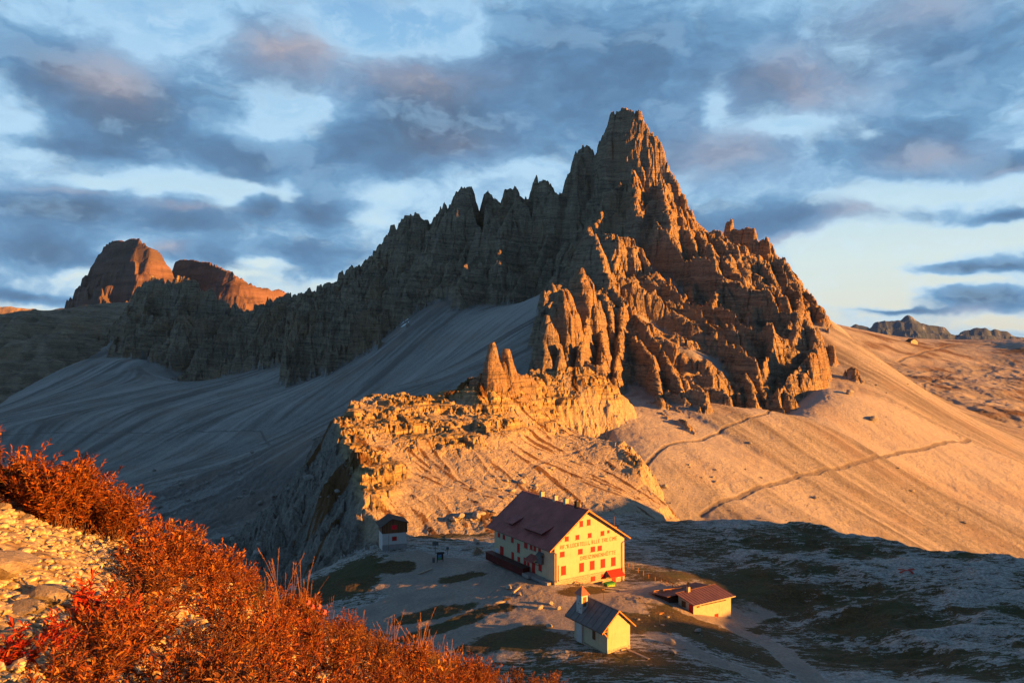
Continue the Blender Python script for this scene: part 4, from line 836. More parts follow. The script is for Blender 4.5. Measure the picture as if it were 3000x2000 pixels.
def shutters(parent, c, z, w_, h, face, y=0., mat='shutter', leaves=2, sill=True, name='window'):
    "closed board shutters in a shallow frame; face 'g' looks along -y, 'l' looks along -x"
    def bx(mb, a0, a1, d0, d1, z0, z1):
        return mb.box(a0, a1, -d1+y, -d0+y, z0, z1) if face == 'g' else mb.box(-d1+y, -d0+y, a0, a1, z0, z1)
    fr = MB(); bx(fr, c-w_/2-.05, c+w_/2+.05, -.1, .02, z-h/2-.05, z+h/2+.05); f = fr.build(name, MT['metal'], parent)
    n = leaves
    for i in range(n):
        a0 = c-w_/2+i*w_/n+.012; a1 = c-w_/2+(i+1)*w_/n-.012
        s = MB(); bx(s, a0, a1, .025, .05, z-h/2+.01, z+h/2-.01)
        for zz in (z-h*.32, z+h*.32): bx(s, a0+.03, a1-.03, .052, .07, zz-.05, zz+.05)
        s.build('shutter' if name == 'window' else 'leaf', MT[mat], f)
    if sill:
        s = MB(); bx(s, c-w_/2-.16, c+w_/2+.16, -.02, .16, z-h/2-.13, z-h/2-.055); s.build('sill', MT['sill'], f)
    return f

def gable_roof(parent, prof, y0, y1, mat, seam, pitch, th=.16, name='roof'):
    "prof: (x, z) left tip, ridge, right tip"
    (xl, zl), (xr, zr), (xq, zq) = prof
    mb = MB(); mb.prism([(xl, y0, zl), (xr, y0, zr), (xq, y0, zq), (xq, y0, zq-th), (xr, y0, zr-th*1.25), (xl, y0, zl-th)], (0, y1-y0, 0))
    n = int((y1-y0)/pitch)
    for i in range(n+1):
        y = y0+(y1-y0)*i/n; y = min(max(y, y0+.03), y1-.03)
        for (a, b) in (((xl, zl), (xr, zr)), ((xr, zr), (xq, zq))):
            mb.bar((a[0], y, a[1]+seam*.4), (b[0], y, b[1]+seam*.4), seam*.7, seam)
    mb.bar((xr, y0, zr+.03), (xr, y1, zr+.03), .35, .05)
    return mb.build(name, mat, parent)

# ---- the big mountain hut
def big_hut():
    t = thing('mountain_hut', 'large cream mountain hut with long dark red roof and red shutters', 'building', (9.54, 178, 0), GA)
    Wd, Ln, ax, az = 20.1, 26.3, 8.95, 15.3
    sl = (15.5-7.55)/(8.95+1.77); sr = (15.5-7.6)/(21.3-8.95)
    zl = 15.5-sl*8.95-.18; zr = 15.5-sr*(Wd-8.95)-.18
    w_ = MB(); w_.prism([(0, 0, -5), (Wd, 0, -5), (Wd, 0, zr), (ax, 0, az), (0, 0, zl)], (0, Ln, 0)); w_.build('wall', MT['plaster'], t)
    gable_roof(t, ((-1.77, 7.55), (8.95, 15.5), (21.3, 7.6)), -.8, 27.3, MT['roof'], .07, .62)
    b = MB()
    b.prism([(0.02, -.06, -5), (Wd+.05, -.06, -5), (Wd+.05, -.06, .6), (0.02, -.06, .6)], (0, .055, 0)); b.box(Wd+.003, Wd+.06, 0, 20, -5, .5)
    b.build('stone_base', MT['blocks'], t)
    p = MB(); p.box(-.12, -.003, .0, Ln, -1, .25); p.build('plinth', MT['concrete'], t)
    for (x, z, a, h) in [(7.42,12.41,.93,1.24),(9.55,12.48,.98,1.25),(3.33,9.51,1.0,.96),(6.33,9.48,1.0,.96),(9.84,9.46,1.0,.97),(13.55,9.46,1.02,.98),(2.08,6.20,1.22,1.1),(7.15,6.13,1.22,1.1),(10.75,6.15,1.22,1.1),(12.74,6.12,1.17,1.06),
                         (2.43,2.53,1.25,1.93),(7.51,2.47,1.27,1.92),(10.56,2.49,1.29,1.93),(13.68,2.48,1.28,1.91),(16.8,2.43,1.27,1.92)]:
        shutters(t, x, z, a, h, 'g')
    shutters(t, 15.32, 9.6, .6, .64, 'g', leaves=1, sill=False)
    shutters(t, 10.73, -.66, 1.25, 1.0, 'g', y=-.06, leaves=1, sill=False); shutters(t, 13.81, -.61, 1.22, 1.03, 'g', y=-.06, leaves=1, sill=False)
    shutters(t, 16.89, -1.95, 1.1, 2.0, 'g', y=-.06, leaves=1, sill=False, name='door')
    for (l_, z, a, h) in [(24.12,5.84,1.05,1.0),(21.73,5.83,1.1,1.04),(17.81,5.92,1.06,1.09),(15.06,4.62,1.1,2.09),(11.84,5.96,1.4,1.29),(9.53,6.0,1.05,1.1),(8.0,6.03,1.05,1.09),(6.02,6.05,1.04,1.08),(22.73,2.27,1.6,1.98),(14.9,1.93,1.1,1.08),(10.77,1.98,1.0,1.28),(5.81,2.15,1.25,1.5)]:
        shutters(t, l_, z, a, h, 'l')
    for (l_, z, a, h) in [(17.65,1.9,1.1,2.2),(12.18,1.8,1.1,2.2),(8.52,1.45,1.3,2.4)]:
        shutters(t, l_, z, a, h, 'l', sill=False, leaves=1, name='door')
    for nm in ('l', 'r'):                                            # barge boards
        m = MB()
        a, c = ((-1.85, 7.5), (8.95, 15.56)) if nm == 'l' else ((21.4, 7.52), (8.95, 15.56))
        m.prism([(a[0], -.9, a[1]-.26), (c[0], -.9, c[1]-.34), (c[0], -.9, c[1]+.04), (a[0], -.9, a[1]+.05)], (0, .095, 0)); m.build('barge_board', MT['board'], t)
    for x in (-.9, 1.2, 3.3, 5.4, 7.3, 10.8, 13.2, 15.6, 18.0, 19.6):
        z = 15.5-sl*(8.95-x)-.36 if x < 8.95 else 15.5-sr*(x-8.95)-.36
        MB().box(x-.1, x+.1, -.78, .3, z-.13, z+.13).build('purlin', MT['dark'], t)
    so = MB(); so.prism([(8.95, -.78, 15.22), (21.1, -.78, 7.48), (20.1, -.78, zr-.12), (8.95, -.78, 15.0)], (0, .77, 0)); so.build('soffit', MT['dark'], t)
    gu = MB(); gu.tube((-1.82, -.8, 7.4), (-1.82, 27.3, 7.4), .09); gu.tube((21.35, -.8, 7.45), (21.35, 27.3, 7.45), .09); gu.build('gutter', MT['metal'], t)
    d1 = MB(); d1.tube((-1.8, -.85, 7.35), (-.4, -.25, 7.0), .07); d1.tube((-.4, -.25, 7.0), (.35, -.16, 6.6), .07); d1.tube((.35, -.16, 6.6), (.35, -.16, .1), .08); d1.build('downpipe', MT['metal'], t)
    d2 = MB(); d2.tube((21.3, -.85, 7.4), (20.3, -.3, 6.9), .07); d2.tube((20.3, -.3, 6.9), (19.3, -.16, 6.5), .07); d2.tube((19.3, -.16, 6.5), (19.35, -.2, -3), .08); d2.build('downpipe', MT['metal'], t)
    d3 = MB(); d3.tube((1.0, -.14, 3.9), (1.0, -.14, .3), .06); d3.build('vent_pipe', MT['metal'], t)
    for (l_, dk) in ((18.3, 0), (12.5, 0), (8.1, 0), (3.7, 1)):
        c = MB(); c.box(8.95-.45, 8.95+.45, l_-.5, l_+.5, 14.9, 16.55); c.box(8.95-.55, 8.95+.55, l_-.6, l_+.6, 16.553, 16.7)
        ch = c.build('chimney', MT['black' if dk else 'plaster2'], t)
        k = MB(); k.box(8.95-.25, 8.95+.25, l_-.3, l_+.3, 16.703, 16.95); k.build('chimney_cap', MT['metal'], ch)
    an = MB(); an.tube((9.0, 13.6, 15.4), (9.0, 13.6, 20.0), .05); 
    for zz in (19.6, 18.9, 18.2): an.bar((8.6, 13.6, zz), (9.4, 13.6, zz), .04)
    an.build('antenna', MT['metal'], t)
    sp = MB(); sp.box(17.6, 18.5, .9, 1.8, 8.8, 10.2); sp.build('chimney', MT['board'], t); s2 = MB(); s2.tube((18.05, 1.35, 10.2), (18.05, 1.35, 12.6), .13, 10); s2.build('flue_pipe', MT['metal'], t)
    for (l0, l1, gx, nm) in ((18.3, 20.2, .43, 'small'), (5.9, 13.4, .62, 'long')):      # shed dormers
        zb = 15.5-sl*(8.95-gx)
        d = MB(); d.prism([(gx, l0, zb-.1), (gx, l0, zb+.95), (gx+2.1, l0, zb+1.35), (gx+2.1, l0, zb+1.45)], (0, l1-l0, 0)); do = d.build('dormer', MT['redwood'], t)
        r = MB(); r.prism([(gx-.75, l0-.9, zb+.62), (gx+3.0, l0-.9, zb+2.02), (gx+3.0, l0-.9, zb+2.12), (gx-.75, l0-.9, zb+.78)], (0, l1-l0+1.5, 0))
        k = int((l1-l0+1.5)/.5)
        for i in range(k+1):
            y = l0-.9+.03+(l1-l0+1.44)*i/k; r.bar((gx-.75, y, zb+.80), (gx+3.0, y, zb+2.14), .05, .06)
        r.build('dormer_roof', MT['roof'], do)
        n = max(1, int((l1-l0)/.95))
        for i in range(n):
            a = l0+(i+.5)*(l1-l0)/n; q = MB(); q.box(gx-.03, gx-.003, a-.3, a+.3, zb+.12, zb+.62); q.build('dormer_window', MT['black'], do)
    # porch roof over the door on the shaded side, box, panels
    p = MB(); p.prism([(-2.1, 6.3, 3.25), (-.02, 6.3, 4.35), (-.02, 6.3, 4.5), (-2.1, 6.3, 3.4)], (0, 3.3, 0))
    for i in range(7): p.bar((-2.1, 6.35+i*.53, 3.42), (-.02, 6.35+i*.53, 4.52), .05, .06)
    po = p.build('porch_roof', MT['roof'], t)
    for yy in (6.5, 9.4): MB().bar((-1.8, yy, 3.3), (-.05, yy, 2.5), .1).build('bracket', MT['dark'], po)
    bx = MB(); bx.box(-.75, -.02, 4.3, 6.2, 3.2, 4.9); bx.prism([(-1.0, 4.1, 4.903), (-.02, 4.1, 5.7), (-.02, 4.1, 5.8), (-1.0, 4.1, 5.0)], (0, 2.3, 0)); bx.build('covered_box', MT['grey'], t, .05)
    pn = MB(); pn.box(-.06, -.005, 25.0-.6, 25.0+.6, 1.3, 2.3); pp = pn.build('notice_panel', MT['paper'], t)
    q = MB()
    for i in range(5): q.box(-.075, -.062, 24.5, 25.5-(i % 2)*.3, 2.15-i*.18, 2.23-i*.18)
    q.build('panel_print', MT['blue'], pp)
    cn = MB(); cn.prism([(14.6, -1.9, -.75), (14.6, -.06, .45), (14.6, -.06, .6), (14.6, -1.9, -.6)], (4.2, 0, 0))
    for i in range(8): cn.bar((14.65+i*.585, -1.9, -.57), (14.65+i*.585, -.06, .63), .05, .07, up=(0, 0, 1))
    co = cn.build('door_canopy', MT['roof2'], t); co.data.materials.clear(); co.data.materials.append(paint('bright_red_sheet', (.50, .05, .025), .2, .5, 2))
    for x in (14.75, 18.6): MB().bar((x, -.08, -1.3), (x, -1.7, -.65), .1).bar((x, -.08, -.7), (x, -1.8, -.75), .1).build('bracket', MT['dark'], co)
    nb = MB(); nb.box(17.9, 18.4, -.12, -.065, -1.6, -.9); nb.build('notice_panel', MT['paper'], t)
    le = MB()
    for wd, a, c in (('RIF.', 1.5, 3.05), ('"A.', 3.2, 4.2), ('LOCATELLI', 4.45, 9.45), ((',,',), 9.55, 9.9), ('ALLE', 10.45, 12.8), ('TRE', 13.4, 15.2), ('CIME', 15.75, 17.9)):
        lettering(le, list(wd), a, c, 7.42, .76, -.02)
    le.build('lettering', MT['letter'], t)
    le = MB(); lettering(le, ['D', 'R', 'E', 'I', 'Z', 'I', 'N', 'N', 'E', 'N', 'H', 'U:', 'T', 'T', 'E'], 7.15, 17.5, 4.16, .76, -.02, .12); le.build('lettering', MT['letter'], t)
    la = MB(); la.bar((-.06, 7.2, 3.1), (-.3, 7.2, 3.1), .12); la.box(-.4, -.2, 7.1, 7.3, 2.9, 3.05); la.build('wall_lamp', MT['black'], t)
    st = MB()
    for i in range(5): st.box(-2.6, -.125, 1.2+i*.002, 9.6-i*.0, -.5, .12)
    st.v = []; st.f = []; st.mi = []; st.box(-2.3, -.125, 7.3, 9.9, -.5, .28); st.box(-1.6, -.125, .6, 7.297, -.5, .14); st.build('doorstep', MT['concrete'], t)
    # boarded terrace enclosure along the shaded wall
    dk = thing('timber_enclosure', 'long low dark red timber enclosure along the shaded side of the large hut', 'enclosure', tuple(np.array((9.54, 178, 0))+1.7*np.array((-.847, -.53, 0))+0), GA)
    e = MB(); e.box(-.35, -.2, 10.0, 27.0, -.6, 1.25); e.box(-.35, 1.4, 9.85, 9.998, -.6, 1.25); e.box(-.35, 1.4, 27.003, 27.15, -.6, 1.25); e.build('side_boards', MT['redwood'], dk)
    e = MB(); e.box(-.5, 1.55, 9.7, 27.3, 1.253, 1.33); e.build('top_boards', paint('worn_dark_boards', (.065, .035, .032), .3, .7, 2), dk)
big_hut()

def chapel():
    t = thing('chapel', 'small cream chapel with grey sheet roof and square bell tower', 'chapel', (16.6, 138.6, 0), GA)
    s_ = (6.94-3.64)/3.75
    w_ = MB(); zt = lambda x: 6.94-s_*abs(x-2.25)-.16
    w_.prism([(0, 0, -2.5), (5.1, 0, -2.5), (5.1, 0, zt(5.1)), (2.25, 0, zt(2.25)), (0, 0, zt(0))], (0, 9.6, 0)); w_.build('wall', MT['plaster'], t)
    gable_roof(t, ((-1.5, 3.64), (2.25, 6.94), (6.0, 3.66)), -.45, 10.5, MT['slate'], .07, 1.55, .14)
    for sx in (0, 1):
        m = MB(); a = (-1.55, 3.6) if sx == 0 else (6.05, 3.6); c = (2.25, 6.98)
        m.prism([(a[0], -.55, a[1]-.2), (c[0], -.55, c[1]-.26), (c[0], -.55, c[1]+.03), (a[0], -.55, a[1]+.06)], (0, .095, 0)); m.build('barge_board', MT['board'], t)
    b = MB(); b.box(-.02, 5.14, -.05, -.003, -2.5, .3); b.build('stone_base', MT['blocks'], t)
    f = MB(); f.box(-.25, -.003, .3, 9.4, -2.5, -.35); f.build('rubble_footing', MT['blocks'], t)
    shutters(t, 3.8, 1.75, .8, 1.45, 'l', mat='wooddoor', leaves=2, sill=False)
    br = MB(); br.bar((-.02, -.25, 2.5), (-1.1, -.25, 3.7), .14); br.bar((-.05, -.25, 3.75), (-1.3, -.25, 3.62), .12); br.bar((-.06, -.25, 2.4), (-.06, -.25, 4.6), .12); br.build('eaves_bracket', MT['board'], t)
    for x in (3.6, 4.9): MB().box(x-.1, x+.1, -.44, .2, zt(x)-.22, zt(x)+.02).build('purlin', MT['dark'], t)
    tw = MB(); tw.box(-.32, 1.02, 6.97, 8.55, -2.5, 8.1); to = tw.build('bell_tower', MT['white'], t)
    cr = MB(); cr.add([(-.6, 6.68, 8.05), (1.32, 6.68, 8.05), (1.32, 8.84, 8.05), (-.6, 8.84, 8.05), (.35, 7.76, 9.5), (-.6, 6.68, 7.97), (1.32, 6.68, 7.97), (1.32, 8.84, 7.97), (-.6, 8.84, 7.97)],
                      [(0, 1, 4), (1, 2, 4), (2, 3, 4), (3, 0, 4), (5, 6, 1, 0), (6, 7, 2, 1), (7, 8, 3, 2), (8, 5, 0, 3), (8, 7, 6, 5)]); cr.build('tower_roof', MT['copper'], to)
    x = MB(); x.tube((.35, 7.76, 9.45), (.35, 7.76, 10.1), .035); x.bar((.15, 7.76, 9.85), (.55, 7.76, 9.85), .05); x.build('cross', MT['metal'], to)
    lo = MB(); lo.box(.02, .72, 6.93, 6.967, 5.9, 7.6); lo.build('louvre', MT['louvre'], to)
    sn = MB()
    for (yy, zz) in ((7.5, 6.9), (7.9, 6.3), (7.3, 5.6), (8.0, 4.9), (7.6, 4.1)): sn.box(-.37, -.325, yy-.1, yy+.1, zz-.08, zz+.08)
    sn.build('wall_anchors', MT['metal'], to)
    c = MB(); c.tube((-1.56, -.4, 3.5), (-1.56, 10.5, 3.5), .07); c.build('gutter', MT['metal'], t)
MT['wooddoor'] = paint('brown_shutter', (.13, .055, .02), .25, .7, 4)
chapel()

def small_hut():
    a = math.atan2(.325, .945)
    t = thing('small_hut', 'small two storey hut with brown board upper floor over a white wall', 'building', (-34.1, 209.7, .2), a)
    w_ = MB(); w_.box(0, 6.4, 0, 5.4, -1.5, 3.2); w_.build('wall', MT['white'], t)
    u = MB(); u.prism([(-.12, -.12, 3.2), (6.52, -.12, 3.2), (6.52, -.12, 5.75), (2.55, -.12, 6.9), (-.12, -.12, 5.25)], (0, 5.64, 0)); u.build('upper_boards', MT['wood'], t)
    r = MB(); r.prism([(-.75, -.7, 5.0), (2.55, -.7, 7.15), (6.95, -.7, 5.8), (6.95, -.7, 5.66), (2.55, -.7, 6.98), (-.75, -.7, 4.86)], (0, 6.9, 0)); r.build('roof', MT['brownroof'], t)
    f = MB(); f.box(6.42, 6.6, -.16, -.125, 3.2, 5.7); f.box(-.16, 0, -.16, -.125, 3.2, 5.2); f.build('corner_board', MT['dark'], t)
    shutters(t, 3.06, 4.75, 1.4, 1.15, 'g', y=-.12, mat='bright', leaves=1, sill=False); shutters(t, 3.15, 1.7, 1.18, 1.05, 'g', mat='shutter', leaves=1, sill=False)
    b = MB(); b.box(-.1, 6.5, -.25, -.003, -1.5, .22); b.build('plinth', MT['concrete'], t)
small_hut()

def shed():
    t = thing('stone_shed', 'cream single storey shed with faded red sheet roof below the path', 'shed', (38.2, 167.6, 0), GA)
    w_ = MB(); w_.prism([(0, 0, -9), (0, 4.5, -9), (0, 4.5, -.75), (0, 0, -1.45)], (11.2, 0, 0)); w_.build('wall', MT['plaster2'], t)
    r = MB(); r.prism([(-.5, -.7, -1.40), (-.5, 5.0, -.32), (-.5, 5.0, -.20), (-.5, -.7, -1.28)], (12.3, 0, 0))
    for i in range(15): r.bar((-.47+i*.875, -.7, -1.25), (-.47+i*.875, 5.0, -.17), .06, .07)
    r.bar((-.5, 5.0, -.12), (11.8, 5.0, -.12), .2, .06); r.build('roof', MT['roof2'], t)
    b = MB(); b.box(-.52, 11.82, -.78, -.703, -1.47, -1.25); b.build('eaves_board', MT['timber'], t)
    b = MB(); b.bar((2.2, -.12, -1.85), (9.6, -.12, -1.95), .12); b.build('ladder_pole', MT['dark'], t)
    shutters(t, 1.34, -1.85, .75, .55, 'g', mat='wooddoor', leaves=1, sill=False)
    shutters(t, 6.77, -5.6, 1.05, 2.2, 'g', leaves=1, sill=False, name='door')
    shutters(t, 2.89, -2.0, 1.15, 1.2, 'l', mat='wooddoor', leaves=1, sill=False)
    shutters(t, .75, -2.6, 1.1, 2.1, 'l', leaves=1, sill=False, name='door')
    c = MB(); c.box(2.7, 3.3, 4.3, 4.9, -.6, .75); ch = c.build('chimney', MT['plaster2'], t); k = MB(); k.tube((3.0, 4.6, .75), (3.0, 4.6, 1.5), .14); k.tube((3.0, 4.6, 1.5), (3.0, 4.6, 1.75), .24, 10, .02); k.build('chimney_pipe', MT['black'], ch)
    # lower lean-to behind
    t2 = thing('rear_shed', 'low dark building with a wide red roof behind the cream shed', 'shed', (38.2, 167.6, 0), GA)
    w_ = MB(); w_.prism([(-2, 5.3, -9), (-2, 10.5, -9), (-2, 10.5, -1.5), (-2, 5.3, -1.0)], (13, 0, 0)); w_.build('wall', MT['dark'], t2)
    r = MB(); r.prism([(-2.6, 5.1, -.75), (-2.6, 11.0, -1.35), (-2.6, 11.0, -1.25), (-2.6, 5.1, -.65)], (14.0, 0, 0))
    for i in range(17): r.bar((-2.57+i*.87, 5.1, -.62), (-2.57+i*.87, 11.0, -1.22), .06, .07)
    r.build('roof', MT['roof2'], t2)
shed()
# ------------------------------------------------------------------ hillside under and behind the camera, plus an unseen ridge added for its shadow
FG_PTS = [(-4.2,6.5,52.73),(-3.9,7,52.4),(-3.6,7.2,52.2),(-3.7,8,52.0),(-3.4,8.5,51.6),(-3.0,9,51.17),(-2.7,9.5,50.8),(-2.3,10,50.25),(-1.36,11,49.4),(.5,12,48.75),
          (-1.67,2.6,52.9),(-1.9,4,52.3),(-1.76,5.6,51.6),(-1.2,8.2,50.5),(-.15,10.3,49.3),(0,0,52.4),(2,4,50.9),(4,0,51.5),(4,8,48),(-6,2,54),(-6,6,53.3),(-9,4,54.6),(0,-6,53.6),(-5,-5,55.2),(-3,4.5,52.75),(-3.2,5.6,52.6),
          (12,0,49.5),(8,-10,53.5),(-12,-12,58),(20,-20,54),(-30,0,52),(-30,-40,66),(30,-40,60)]
FGS = TPS(FG_PTS, .0005)
FG_POLY = [(-60,-90),(-40,0),(-12,5),(-5.5,6.3),(-4.2,6.7),(-3.9,7.2),(-3.7,8.1),(-3.4,8.6),(-2.9,9.2),(-2.5,9.8),(-2.1,10.3),(-1.3,11.2),(.9,12.5),(4,10),(12,4),(40,-20),(70,-90)]
def fg_z(x, y):
    x = np.asarray(x, float); y = np.asarray(y, float)
    po = np.maximum(poly_out(np.atleast_1d(x), np.atleast_1d(y), FG_POLY), 0)
    z = FGS(np.atleast_1d(x), np.atleast_1d(y))-1.15*po-.0*po
    return z+.05*fbm(np.atleast_1d(x), np.atleast_1d(y), 1.3, 3, 401)
def fg_disp(x, y): return .030*ridged(x, y, .5, 3, 420)+.022*ridged(x, y, .16, 2, 421)
def shade_crest_h(q):  # crest of the out-of-view ridge, profiled to set where its shadow ends
    return np.interp(q, [-300, 112, 127, 134, 160, 168, 200, 210, 280, 294, 320], [33.5, 33.5, 32.5, 27.6, 27.0, 21.1, 21.6, 31.0, 31.0, -30, -60])
def build_hillside():
    gx, gy = np.meshgrid(np.arange(-110, 360, 2.0), np.arange(-260, 262, 2.0))
    a = gx*SH[0]+gy*SH[1]; q = gx*(-SH[1])+gy*SH[0]
    zc = shade_crest_h(q+1.5*fbm(gx, gy, 30, 2, 410))-.42*np.abs(a-190)+1.1*fbm(gx, gy, 22, 3, 411)*sstep(0, 40, np.abs(a-190))+.5*fbm(gx, gy, 9, 3, 412)
    zf = FGS(np.clip(gx, -60, 60), np.clip(gy, -60, 14))-1.15*np.maximum(poly_out(gx, gy, FG_POLY), 0)-.25
    near = (np.abs(gx) < 9) & (gy > -2) & (gy < 16)
    z = np.maximum(np.where(a > 60, zc, -99), zf); z = np.where(near, np.minimum(z, zf-.6), z)
    z = np.maximum(z, -14+.8*fbm(gx, gy, 20, 3, 413))
    keep = ~((gy > 66) & (np.abs(gx) < .86*gy+2)) & ~((gy > 66) & (gx < 0) & (gx > -.9*gy))
    idx = np.arange(gx.size).reshape(gx.shape)
    f = np.stack([idx[:-1, :-1], idx[:-1, 1:], idx[1:, 1:], idx[1:, :-1]], -1)[keep[:-1, :-1] & keep[1:, 1:]]
    v = np.stack([gx, gy, z], -1).reshape(-1, 3)
    n = len(v); at = dict(grass=np.full(n, .5), path=np.zeros(n))
    mesh_from('hillside', v, f, TM_['plateau'], at, smooth=True, kind='structure')
    # stony slope right in front of the camera
    st = .055
    gx, gy = np.meshgrid(np.arange(-9, 5, st), np.arange(1.0, 15, st))
    z = fg_z(gx, gy).reshape(gx.shape)
    z = z+fg_disp(gx, gy)
    idx = np.arange(gx.size).reshape(gx.shape)
    f = np.stack([idx[:-1, :-1], idx[:-1, 1:], idx[1:, 1:], idx[1:, :-1]], -1).reshape(-1, 4)
    m, t = new_mat('stony_soil'); p = t.new('ShaderNodeNewGeometry').outputs['Position']
    n1 = t.noise(p, 9, 8, .7); vo = t.new('ShaderNodeTexVoronoi', inp={'Vector': p, 'Scale': 14.})
    c = t.ramp(n1, [(.3, (.11, .08, .045)), (.5, (.34, .27, .16)), (.7, (.50, .42, .27))])
    c = t.mix(t.rng(t.noise(p, 2.2, 4, .6), .5, .62, 0, .6), c, (.11, .06, .03))
    t.put(t.b, 'Base Color', c); t.put(t.b, 'Normal', t.new('ShaderNodeBump', inp={'Strength': .9, 'Distance': .03, 'Height': t.m('SUBTRACT', n1, vo.outputs[0])}))
    mesh_from('stony_ground', np.stack([gx, gy, z], -1).reshape(-1, 3), f, m, kind='structure')
build_hillside()

# ------------------------------------------------------------------ stones and boulders
def stone_mesh(name, seed, mat, flat=.62, sub=3):
    rnd = random.Random(seed); bm = bmesh.new(); bmesh.ops.create_icosphere(bm, subdivisions=sub, radius=1.0)
    for i in range(11):                                              # knock planar facets off it
        n = Vector((rnd.gauss(0, 1), rnd.gauss(0, 1), rnd.gauss(0, .8))).normalized(); d = rnd.uniform(.50, .82)
        for v in bm.verts:
            k = v.co.dot(n)-d
            if k > 0: v.co -= n*k*.94
    co = np.array([v.co[:] for v in bm.verts])
    ns = .07*fbm(co[:, 0]+seed*3.1, co[:, 1]+co[:, 2]*1.7, .6, 3, seed)
    for v, k in zip(bm.verts, ns): v.co *= 1+float(k); v.co.z *= flat
    me = bpy.data.meshes.new(name); bm.to_mesh(me); bm.free(); me.materials.append(mat); return me
def stone_mat(name, a, b, sc_):
    m, t = new_mat(name, .9); p = t.new('ShaderNodeTexCoord').outputs['Object']; n = t.noise(p, sc_, 8, .7)
    c = t.ramp(n, [(.3, a), (.65, b)]); t.put(t.b, 'Base Color', c)
    t.put(t.b, 'Normal', t.new('ShaderNodeBump', inp={'Strength': .8, 'Distance': .12, 'Height': n})); return m
SM = stone_mat('limestone_boulder', (.17, .155, .135), (.36, .33, .29), 1.6)
SN = stone_mat('yellow_limestone', (.24, .19, .13), (.47, .40, .29), 2.6)
def put_stone(me, name, p, s, rz, label, group=None, sink=.25, cat='boulder', tilt=0):
    o = bpy.data.objects.new(name, me); COL.objects.link(o); o.location = (p[0], p[1], p[2]+s[2]*(.6-sink)); o.scale = s; o.rotation_euler = (tilt, tilt*.6, rz)
    return tag(o, label, cat, group)
BM_ = [stone_mesh('boulder', i, SM, sub=3) for i in range(5)]
rnd = random.Random(5)
def scatter(n, region, smin, smax, label, group, cat='boulder', seed=1):
    r = random.Random(seed)
    for i in range(n):
        u0, v0, u1, v1 = region[i % len(region)]
        p = hit(r.uniform(u0, u1), r.uniform(v0, v1)); s = smin*(smax/smin)**(r.random()**2.2)
        put_stone(BM_[r.randrange(5)], 'boulder', p, (s*r.uniform(.8, 1.3), s*r.uniform(.8, 1.3), s*r.uniform(.7, 1.1)), r.uniform(0, 6.3), label, group, cat=cat)
scatter(54, [(1150,1085,1270,1125),(1120,1120,1250,1150),(1080,1165,1190,1200),(1000,1180,1120,1215)], .35, 1.9, 'pale boulder in the rubble of the sunlit knoll behind the large hut', 'boulders in the rubble behind the large hut', seed=2)
scatter(38, [(860,930,1200,1100),(1200,1000,1420,1100)], .35, 1.3, 'sunlit boulder on the terraces and turf stripes of the yellow knoll', 'boulders on the upper knoll', seed=3)
scatter(76, [(250,1080,700,1270),(560,1000,800,1150),(300,1130,620,1280)], .5, 2.4, 'grey boulder on the shaded valley floor beneath the scree', 'boulders on the shaded valley floor', seed=4)
scatter(66, [(1560,1010,2000,1180),(1900,1060,2300,1250),(1960,870,2100,1000),(1640,1120,1900,1200),(1500,1060,1640,1160)], .3, 1.3, 'boulder fallen on the wide sunlit scree slope', 'boulders on the sunlit scree', seed=6)
scatter(36, [(1480,1440,1640,1540),(1620,1500,1760,1560),(1440,1400,1560,1440)], .14, .5, 'whitish rock on the rough ground right of the chapel', 'rocks beside the chapel path', 'rock', seed=7)
for (u, v, s, lab) in [(1168,1352,(1.6,.9,.7),'sunlit limestone outcrop by the loose plank in the hut yard'),(1192,1366,(1.3,.8,.55),'smaller limestone outcrop just left of the chapel tower'),(1146,1385,(1.5,.8,.5),'low grey outcrop beside the short dark beam'),
                       (1265,1390,(.9,.7,.9),'upright lit boulder behind the chapel tower'),(1241,1397,(.9,.6,.8),'left of the upright boulders behind the chapel tower'),(1283,1400,(.6,.5,.8),'dark upright boulder touching the chapel corner'),
                       (1095,1248,(1.7,.8,1.3),'bright sunlit rock behind the stone cairn'),(1070,1262,(1.6,.8,.35),'flat sunlit rock left of the stone cairn'),(1262,1440,(.9,.8,.7),'dark boulder on the turf left of the chapel'),
                       (1537,1478,(1.3,1.0,1.0),'jagged pale outcrop right of the chapel bench'),(1545,1500,(.9,.8,.6),'small pale outcrop below the jagged one right of the chapel'),(1603,1450,(1.0,.7,.6),'pale outcrop on the ridge in front of the cream shed'),
                       (1058,1188,(2.6,1.6,1.3),'big yellow block beside the path at the foot of the knoll')]:
    put_stone(BM_[rnd.randrange(5)], 'boulder', hit(u, v), s, rnd.uniform(0, 6), lab)
# big outcrops on the far right scree
for (u, v, s, lab) in [(1950,905,(4,3,3),'brown rock outcrop high on the right edge of the sunlit scree'),(2005,965,(4,3,2.5),'rock outcrop lower on the right edge of the sunlit scree')]:
    put_stone(BM_[2], 'boulder', hit(u, v), s, 1.0, lab)

